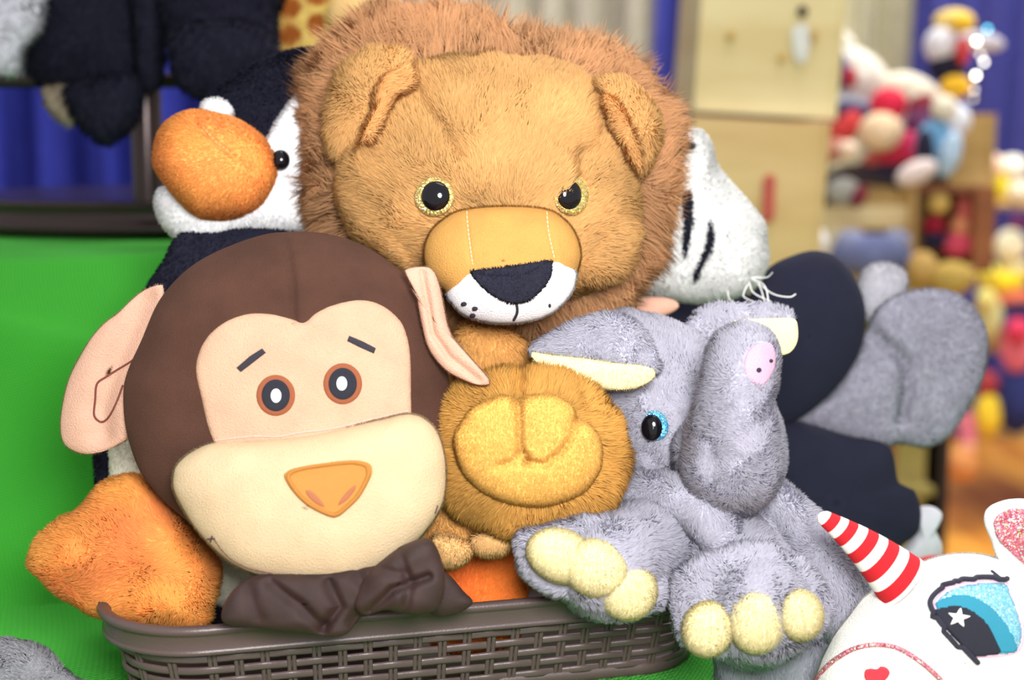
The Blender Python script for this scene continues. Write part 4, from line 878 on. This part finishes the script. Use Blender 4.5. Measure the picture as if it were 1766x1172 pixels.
curtain('narrow blue curtain strip between lion mane and tall pine crates', 1118, 1230, 5.2, (64, 70, 156), lean=0.04)
curtain('pale cream curtain between the pine crates and the right-side blue drape', 1190, 1585, 5.9, (204, 200, 172))
curtain('dark blue curtain behind the toucan toy and bead string', 1562, 2100, 5.4, (62, 64, 132), lean=0.04)

def pbox(G, x0, y0, x1, y1, D, depth, color=(200, 180, 130), m=0, roll=0.0, pivot=None):
    a = P(x0, y0, D); b = P(x1, y1, D); ym = (a[1]+b[1])/2
    g = Geo(); box(g, a[0], b[0], ym, ym+depth, b[2], a[2], color)
    V, T, C, N, M = g.arrays()
    if roll:
        pv = P(pivot[0], pivot[1], D); q = V-pv; c, s_ = math.cos(roll), math.sin(roll)
        V = pv + np.stack([q[:, 0]*c-q[:, 2]*s_, q[:, 1], q[:, 0]*s_+q[:, 2]*c], -1); N = np.stack([N[:, 0]*c-N[:, 2]*s_, N[:, 1], N[:, 0]*s_+N[:, 2]*c], -1)
    G.add(V, T, C, N, m)

def crate(label, x0, y0, x1, y1, D, depth, m, roll=0.0, pivot=(1300, 470), extras=None, group=None, name='wooden_crate'):
    c = P((x0+x1)/2, y1, D) + np.array([0, depth/2, 0])
    root = thing(name, label, 'crate', c, group)
    t = 7
    for nm, (a, b, e, f, dd, dp) in {'front_panel': (x0+t, y0+t, x1-t, y1-t, 0.004, 0.012)}.items():
        G = Geo(); aa = P(0, 0, D)
        pbox(G, a, b, e, f, D+dd, dp, roll=roll, pivot=pivot); build(nm, G, m, root, flatn=True)
    for nm, q in (('side_panel', (x0, y0, x0+t, y1)), ('side_panel', (x1-t, y0, x1, y1)), ('top_panel', (x0+t, y0, x1-t, y0+t)), ('bottom_panel', (x0+t, y1-t, x1-t, y1))):
        G = Geo(); pbox(G, *q, D, depth, roll=roll, pivot=pivot); build(nm, G, m, root, flatn=True)
    for e in (extras or []):
        G = Geo(); p, nm, color = e[:3]
        yc = (P(0, y0, D)[1]+P(0, y1, D)[1])/2 - 0.004; pc = np.mean(p, 0)
        lobe(G, p, yc/(math.cos(PITCH)-(pc[1]-CY)/F*math.sin(PITCH)), 5, 5, color, n=3); build(nm, G, M_FAB, root)['label'] = e[3] if len(e) > 3 else nm.replace('_', ' ')
    return root
crate('upper tall pale pine crate of the leaning stack beside the lion', 1183, -60, 1432, 198, 2.2, 0.30, M_PINE, roll=-0.055, pivot=(1300, 470),
      extras=[(ell(1384, 20, 9, 10), 'handle_hole', (40, 34, 30)), ([(1368, 48), (1392, 44), (1396, 80), (1388, 108), (1372, 104), (1366, 74)], 'paper_tag', (222, 220, 214), 'whitish torn paper tag'), (ell(1260, 62, 8, 8), 'knot', (196, 160, 90), 'brown wood knot'), (ell(1404, 62, 6, 11), 'knot', (196, 160, 90), 'brown wood knot'), (ell(1348, 100, 7, 8), 'knot', (202, 164, 92), 'brown wood knot')])
crate('lower golden pine crate with red slot under the paler crate', 1178, 206, 1412, 640, 2.2, 0.30, M_PINE2, roll=-0.055, pivot=(1300, 470),
      extras=[([(1318, 306), (1336, 304), (1336, 340), (1334, 378), (1316, 380), (1315, 340)], 'red_slot', (196, 96, 84), 'red painted slot')])

# shelf unit at the right, carrying the blurred toys
SD = 2.8
def shelf():
    c = P(1500, 1184, SD); root = thing('display_shelf', 'pale wooden display shelf full of blurred small toys', 'shelf', (c[0], c[1]+0.2, 0))
    for y0, y1, x0, x1, m in ((842, 854, 1380, 1612, M_OLIVE), (355, 394, 1366, 1568, M_PINE), (300, 318, 1372, 1575, M_DARKW), (470, 490, 1366, 1650, M_TANW)):
        G = Geo(); pbox(G, x0, y0, x1, y1, SD, 0.32); build('shelf_board', G, m, root, flatn=True)
    for x0, x1, y0, m in ((1366, 1378, 290, M_DARKW), (1556, 1568, 290, M_TANW), (1636, 1652, 470, M_DARKW)):
        G = Geo(); a = P(x0, y0, SD); b = P(x1, y0, SD); box(G, a[0], b[0], a[1], a[1]+0.32, 0.0, a[2], (90, 80, 70)); build('upright', G, m, root, flatn=True)
    G = Geo(); a = P(1380, 300, SD); b = P(1486, 355, SD); box(G, a[0], b[0], a[1]+0.25, a[1]+0.26, b[2], a[2], (178, 176, 160)); build('back_panel', G, M_FAB, root, flatn=True)
    G = Geo(); a = P(1560, 490, SD); b = P(1612, 1100, SD); box(G, a[0], b[0], a[1]+0.01, a[1]+0.3, 0.02, a[2], (178, 176, 160)); build('cabinet_panel', G, M_OLIVE, root, flatn=True)
    G = Geo(); a = P(1380, 490, SD); b = P(1636, 1100, SD); box(G, a[0], b[0], a[1]+0.28, a[1]+0.29, 0.02, a[2], (150, 130, 90)); build('back_panel', G, M_OLIVE, root, flatn=True)
shelf()
crate('small tan crate at the shelf centre beside the doll cubby', 1488, 320, 1556, 354, SD+0.02, 0.2, M_TANW)
def cubby():
    c = P(1636, 440, SD); root = thing('wooden_box', 'orange brown wooden cubby holding a tiny doll', 'box', c + np.array([0, .12, 0]))
    for nm, q, m in (('side_panel', (1570, 322, 1580, 470), M_TANW), ('side_panel', (1680, 322, 1716, 470), M_REDW), ('top_panel', (1580, 322, 1680, 332), M_REDW), ('bottom_panel', (1580, 458, 1680, 470), M_TANW)):
        G = Geo(); pbox(G, *q, SD-0.02, 0.26); build(nm, G, m, root, flatn=True)
    G = Geo(); pbox(G, 1580, 332, 1680, 458, SD+0.2, 0.01); build('back_panel', G, M_TANW, root, flatn=True)
cubby()
crate('small tan crate standing open beneath the bead string', 1638, 196, 1716, 321, SD, 0.24, M_TANW)

def toy(name, label, cat, parts, D, group=None, mt=None):
    xs = [p[1] for p in parts]; yb = max(p[2]+p[4] for p in parts)
    root = thing(name, label, cat, P(np.mean(xs), yb, D), group)
    for p in parts:
        nm, cx, cy, rx, ry, color = p[:6]; an = p[6] if len(p) > 6 else 0; dz = p[7] if len(p) > 7 else 0.0
        G = Geo(); lobe(G, ell(cx, cy, rx, ry, an, 20), D-dz, min(rx, ry)*0.9, min(rx, ry)*0.8, color, smooth=False, nt=40, nph=20, n=2.2)
        o = build(nm, G, mt or M_FAB, root)
    return root
S = 'blurred toys on the display shelf'
toy('plush_dog', 'large white and cream plush lying slanted atop the shelf toys', 'plush toy', [('body', 1480, 130, 62, 40, (236, 228, 216), 38), ('head', 1575, 165, 58, 34, (240, 232, 210), 28, 0.02), ('ear', 1450, 80, 24, 34, (226, 220, 206), -35), ('leg', 1545, 215, 40, 30, (240, 205, 200), 10), ('leg', 1470, 190, 55, 28, (210, 212, 226), 0)], SD+0.12, S)
toy('plush_doll', 'red-capped plush doll with round beige face in middle of the toy pile', 'doll', [('head', 1518, 228, 38, 34, (236, 206, 170), 0, 0.05), ('hat', 1532, 180, 32, 28, (216, 44, 74), 0, 0.03), ('body', 1540, 262, 38, 30, (206, 50, 80), -10, 0.0), ('arm', 1460, 220, 20, 34, (206, 66, 66), 35, 0.02), ('arm', 1572, 255, 16, 30, (220, 60, 110), -10, 0.02), ('leg', 1510, 280, 24, 18, (190, 90, 80))], SD+0.02, S)
toy('plush_doll', 'small doll with navy clothes and red patch, hard against the crates', 'doll', [('head', 1440, 72, 12, 16, (120, 140, 180)), ('body', 1444, 122, 18, 38, (72, 62, 116)), ('arm', 1466, 134, 12, 18, (176, 50, 66), 0, 0.02), ('leg', 1432, 170, 12, 24, (90, 96, 130))], SD-0.04, S)
toy('plush_animal', 'red and pinkish plush at the lower left of the toy pile', 'plush toy', [('head', 1424, 228, 26, 17, (176, 56, 50)), ('body', 1430, 258, 34, 22, (190, 130, 112), 0), ('paw', 1462, 258, 17, 16, (240, 214, 190), 0, 0.03), ('leg', 1412, 284, 20, 8, (50, 40, 50), 5)], SD-0.06, S)
toy('plush_bear', 'dark red and violet plush bear behind the penguin doll', 'plush toy', [('body', 1590, 210, 30, 26, (120, 70, 110)), ('head', 1588, 178, 26, 20, (160, 66, 80)), ('arm', 1470, 196, 44, 20, (56, 52, 90), 10)], SD+0.08, S)
toy('plush_penguin', 'blue white and black plush bird near the small crates', 'plush toy', [('body', 1612, 255, 34, 50, (110, 160, 200)), ('belly', 1595, 254, 15, 32, (36, 34, 56), 0, 0.06), ('head', 1648, 208, 26, 30, (226, 228, 238)), ('foot', 1580, 298, 38, 20, (222, 206, 204), -25, 0.08), ('wing', 1638, 266, 18, 42, (172, 196, 220), 15, 0.05), ('head_crest', 1628, 186, 22, 22, (232, 224, 204), 0, 0.02)], SD-0.06, S)
toy('serving_tray', 'dark oval tray edge below the heap of shelf toys', 'tray', [('rim', 1560, 296, 96, 24, (52, 46, 66), -4), ('base', 1500, 296, 70, 14, (70, 54, 50), 0)], SD+0.02)
toy('plush_toucan', 'white-headed toy bird with yellow cap and black body on top', 'plush toy', [('cap', 1645, 36, 36, 20, (236, 206, 120), 0), ('beak', 1662, 40, 20, 16, (232, 188, 60), 0, 0.03), ('head', 1622, 78, 28, 32, (226, 222, 228)), ('cheek', 1660, 88, 12, 24, (196, 60, 66), 0, 0.04), ('body', 1634, 118, 32, 26, (34, 32, 50), 0), ('foot', 1648, 150, 28, 20, (232, 180, 46), 0, 0.03), ('wing', 1690, 72, 44, 16, (206, 202, 214), 8, -0.04)], SD, S)  # made-up wing: a pale piece of the bead string, joined to the bird
toy('plush_mouse', 'small purple grey fluffy plush on the lower shelf', 'plush toy', [('body', 1500, 440, 70, 36, (108, 116, 158)), ('head', 1468, 422, 30, 26, (142, 148, 184)), ('ear', 1545, 415, 26, 20, (150, 156, 190)), ('leg', 1556, 452, 26, 22, (86, 100, 150))], SD-0.06, S)
toy('plush_animal', 'little white plush peeking over the black hat brim', 'plush toy', [('head', 1396, 420, 32, 24, (226, 224, 232)), ('ear', 1380, 404, 12, 14, (236, 234, 240)), ('ear', 1412, 408, 12, 14, (236, 234, 240))], SD-0.3, S)
toy('plush_animal', 'grey plush with maroon bow sitting on the pale shelf', 'plush toy', [('body', 1454, 330, 30, 24, (176, 176, 170)), ('bow', 1482, 338, 12, 22, (120, 44, 60), 25, 0.03)], SD-0.02, S)
toy('tiny_doll', 'tiny yellow-haired doll in dark red and navy inside the cubby', 'doll', [('head', 1618, 350, 19, 20, (222, 190, 110)), ('body', 1610, 388, 20, 17, (150, 30, 52)), ('leg', 1604, 412, 12, 14, (38, 40, 70)), ('leg', 1620, 412, 12, 14, (38, 40, 70))], SD, S)
toy('plush_animal', 'coral pink plush beside the tiny doll in the cubby', 'plush toy', [('head', 1664, 362, 17, 28, (206, 104, 96)), ('body', 1650, 422, 28, 22, (222, 82, 108)), ('arm', 1655, 392, 17, 22, (226, 150, 110))], SD+0.02, S)
toy('plush_bear', 'tan plush bear lying below the cubby on the lowest board', 'plush toy', [('head', 1590, 462, 26, 30, (196, 160, 96)), ('body', 1640, 480, 40, 30, (190, 160, 84))], SD-0.1, S)
toy('plush_animal', 'coral plush leg by the olive cabinet above the black sleeve', 'plush toy', [('body', 1547, 800, 14, 44, (214, 120, 88))], SD+0.08)

def lights():  # shiny beads, not lamps; their reflected sparkle is added as emission
    D = 2.75; root = thing('bead_string', 'string of tiny shiny beads with added white and blue glow hanging in front of blue curtain', 'bead string', P(1680, 180, D))
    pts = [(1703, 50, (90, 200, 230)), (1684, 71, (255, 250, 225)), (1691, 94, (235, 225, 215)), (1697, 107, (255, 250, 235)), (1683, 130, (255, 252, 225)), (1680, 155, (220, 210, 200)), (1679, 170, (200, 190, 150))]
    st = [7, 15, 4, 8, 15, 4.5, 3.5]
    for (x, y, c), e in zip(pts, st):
        G = Geo(); lobe(G, ell(x, y, 3.4, 3.4), D, 3.4, 3.4, c, smooth=False, nt=16, nph=10); build('glint_bead', G, mat('bead_glint_glow', c, emit=(c, e), sheen=0), root)
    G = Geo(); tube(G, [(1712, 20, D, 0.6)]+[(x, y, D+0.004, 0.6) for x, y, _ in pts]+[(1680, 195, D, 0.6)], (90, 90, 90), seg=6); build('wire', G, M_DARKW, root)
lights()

# far stand at the right edge with more toys and clothes
FD = 4.2
def stand():
    root = thing('display_stand', 'far tiered tan stand with yellow and pink toys at right edge', 'stand', (P(1780, 600, FD)[0], P(1780, 600, FD)[1], 0))
    for y in (352, 472, 600, 752):
        G = Geo(); pbox(G, 1690, y, 1930, y+8, FD, 0.4); build('shelf_board', G, M_TANW, root, flatn=True)
    for x in (1690, 1922):
        a = P(x, 270, FD); b = P(x+8, 270, FD); G = Geo(); box(G, a[0], b[0], a[1]+0.38, a[1]+0.4, 0, a[2], (180, 150, 100)); build('post', G, M_TANW, root, flatn=True)
stand()
T2 = 'blurred toys on the far tiered stand'
for nm, lb, cat, parts in (
    ('plush_duck', 'yellow and cream plush duck on the top tier of the far stand', 'plush toy', [('body', 1714, 322, 24, 28, (238, 222, 50)), ('head', 1706, 286, 26, 22, (240, 206, 180), 0, 0.05)]),
    ('plush_lamb', 'creamy white plush lamb at the very edge of the top tier', 'plush toy', [('head', 1746, 290, 26, 22, (240, 236, 220)), ('body', 1756, 330, 26, 22, (232, 224, 200))]),
    ('plush_lamb', 'cream plush head with maroon bow above the second tier', 'plush toy', [('head', 1742, 425, 26, 30, (240, 232, 196)), ('bow', 1756, 384, 16, 9, (110, 36, 56), 0, 0.05), ('body', 1752, 462, 24, 14, (236, 226, 170))]),
    ('plush_duck', 'bright yellow plush lying below the cream-headed one', 'plush toy', [('body', 1728, 486, 42, 20, (240, 214, 50)), ('head', 1702, 470, 20, 18, (232, 226, 90), 0, 0.05)]),
    ('plush_animal', 'coral orange plush under the bright yellow plush', 'plush toy', [('body', 1746, 512, 34, 16, (226, 122, 92)), ('head', 1756, 534, 22, 10, (40, 40, 80), 0, 0.02)]),
    ('plush_animal', 'pale yellow-green plush just beside the huge grey ear', 'plush toy', [('body', 1706, 545, 22, 44, (206, 204, 140)), ('head', 1700, 515, 16, 20, (224, 216, 130), 0, 0.05)]),
    ('plush_pig', 'rosy pink plush body on the third tier', 'plush toy', [('body', 1752, 600, 26, 44, (232, 120, 140)), ('head', 1756, 570, 22, 22, (206, 60, 90), 0, 0.05)]),
    ('folded_clothes', 'navy blue folded clothes beneath the rosy pink plush', 'clothes', [('garment', 1752, 695, 34, 54, (40, 46, 96))]),
    ('plush_duck', 'yellow and dark pink plush hanging low near the grey ear tip', 'plush toy', [('body', 1704, 715, 22, 40, (232, 200, 56)), ('leg', 1668, 752, 14, 44, (206, 110, 130)), ('head', 1702, 660, 20, 22, (160, 60, 66))]),
    ('plush_bear', 'golden brown plush bear sitting on the floor by the stand', 'plush toy', [('body', 1660, 800, 26, 30, (206, 140, 84)), ('head', 1668, 770, 16, 16, (220, 160, 130))]),
):
    toy(nm, lb, cat, parts, FD-0.05, T2)

# ------------------------------------------------------------------ the dark rack and what sits on it
M_METAL = mat('dark_brown_metal', (58, 44, 44), rough=0.25, metal=0.55, sheen=0, spec=0.6)
def rack():
    zt = CAM[2]-0.0985; c = np.array([P(330, 400, 1.78)[0], P(330, 400, 1.78)[1]]); R = 0.30
    root = thing('display_rack', 'dark brown round-based metal display rack standing on the green riser', 'rack', (c[0], c[1], zt))
    th = np.linspace(0, 2*math.pi, 160, endpoint=False)
    prof = [(0, 0.0), (R-0.004, 0.0), (R, 0.004), (R, 0.012), (R-0.006, 0.016), (R-0.006, 0.028), (R-0.002, 0.031), (R-0.004, 0.036), (R-0.03, 0.038), (0, 0.038)]
    V = np.array([[c[0]+p[0]*math.cos(t), c[1]+p[0]*math.sin(t), zt+p[1]] for t in th for p in prof]); T = sheet_tris(160, len(prof), wrap=True); N = vnormals(V, T)
    if ((V-np.array([c[0], c[1], zt+0.02]))*N).sum() < 0: T = T[:, ::-1]; N = -N
    G = Geo().add(V, T, lin((58, 44, 44)), N); build('base', G, M_METAL, root)
    a = P(257, 352, 1.5); G = Geo(); tube(G, [list((a[0], a[1], zt+0.036))+[0.0165], [a[0], a[1], 1.5, 0.0165], [a[0], a[1], 1.75, 0.0165]], (58, 44, 44), seg=32, world=True, caps=False); build('post', G, M_METAL, root)
    z = P(20, 140, 1.5)[2]; G = Geo(); tube(G, [[a[0]-0.45, a[1], z, 0.008], [a[0], a[1], z, 0.008], [a[0]+0.3, a[1], z, 0.008]], (70, 44, 36), world=True); build('crossbar', G, M_METAL, root)
rack()
def furtoy(name, label, loc, specs, color_kw):
    root = thing(name, label, 'plush toy', loc)
    for nm, D, Tf, out, color, kw in specs:
        g = lobe(None, out, D, Tf, Tf, color); G = Geo(); G.add(*g.arrays()[:4]); fur(G, g, s=D/F, **{**dict(dens=0.06, L=12, wpx=3.2, lean=DOWN, k=0.5, root=0.9, tip=1.3, clump=0.3, cell=14, var=0.2, cull=-0.1), **color_kw, **kw})
        build(nm, G, [M_FAB, M_FUR], root)
BKL = (28, 28, 44)
furtoy('plush_gorilla', 'black shaggy plush sitting on the rack with drooping leg before the post', P(130, 150, 1.38), [
    ('body', 1.40, 70, [(60, -80), (250, -80), (275, 20), (270, 110), (235, 150), (150, 162), (80, 150), (40, 110), (45, 40), (70, 5)], BKL, {}),
    ('leg', 1.36, 40, [(120, 150), (235, 130), (238, 200), (205, 236), (182, 248), (150, 228), (125, 190)], BKL, {}),
    ('foot_pad', 1.385, 18, [(76, 150), (130, 150), (134, 200), (122, 216), (100, 204), (80, 180)], (150, 138, 118), {}),
    ('arm', 1.37, 40, [(230, -80), (300, -80), (285, 40), (276, 140), (245, 150), (235, 60)], BKL, {})], {})
furtoy('plush_gorilla', 'black shaggy plush between the rack post and the penguin head', P(390, 170, 1.34), [
    ('body', 1.36, 60, [(270, -80), (500, -80), (478, 20), (476, 70), (440, 100), (340, 100), (290, 60)], BKL, {}),
    ('leg', 1.32, 45, [(292, 60), (340, 40), (430, 40), (474, 70), (478, 100), (430, 140), (390, 172), (350, 172), (312, 150), (295, 110)], BKL, {})], {})
furtoy('plush_wolf', 'mottled white and grey plush in the upper corner beside the black one', P(20, 120, 1.34), [
    ('leg', 1.34, 40, [(-80, -60), (60, -60), (76, 8), (66, 50), (40, 88), (32, 124), (0, 130), (-60, 120), (-90, 40)], (206, 208, 216), dict(colfn=lambda p, n_, c_: c_*np.clip(0.8+0.45*noise3(p, 0.02)[:, :1], 0.25, 1.1)))], {})
def giraffe():
    root = thing('plush_giraffe', 'orange-spotted plush giraffe behind the penguin and the lion mane', 'plush toy', P(545, 430, 1.42))
    BG, SP = (236, 208, 120), (176, 100, 40)
    spots = [ell(498, 12, 24, 20), ell(545, 42, 16, 19), ell(548, -4, 22, 12), ell(500, 60, 20, 20), ell(482, 95, 18, 12), ell(520, 95, 14, 10)]
    def cf(p, n_, c_):
        px, _ = proj(p); c_ = c_.copy()
        for q in spots: c_[inside(px, q)] = lin(SP)
        return c_
    g = lobe(None, [(460, -120), (600, -120), (605, 60), (600, 300), (600, 420), (480, 420), (472, 300), (468, 60)], 1.44, 55, 45, BG, c=(535, 150), nt=120, nph=120, n=3)
    V, T, C, N, M = g.arrays(); G = Geo(); G.add(V, T, cf(V, N, C), N); fur(G, (V, T, C, N, M), 0.08, 9, 2.6, lean=DOWN, k=0.5, s=1.4/F, colfn=cf, var=0.08, clump=0.2, cull=0); build('neck', G, [M_FAB, M_FUR], root)
    G = Geo(); g = lobe(None, [(565, 20), (600, -20), (660, -30), (700, 20), (660, 60), (590, 60)], 1.36, 40, 40, (232, 192, 128)); G.add(*g.arrays()[:4]); build('muzzle', G, M_FAB, root)
giraffe()
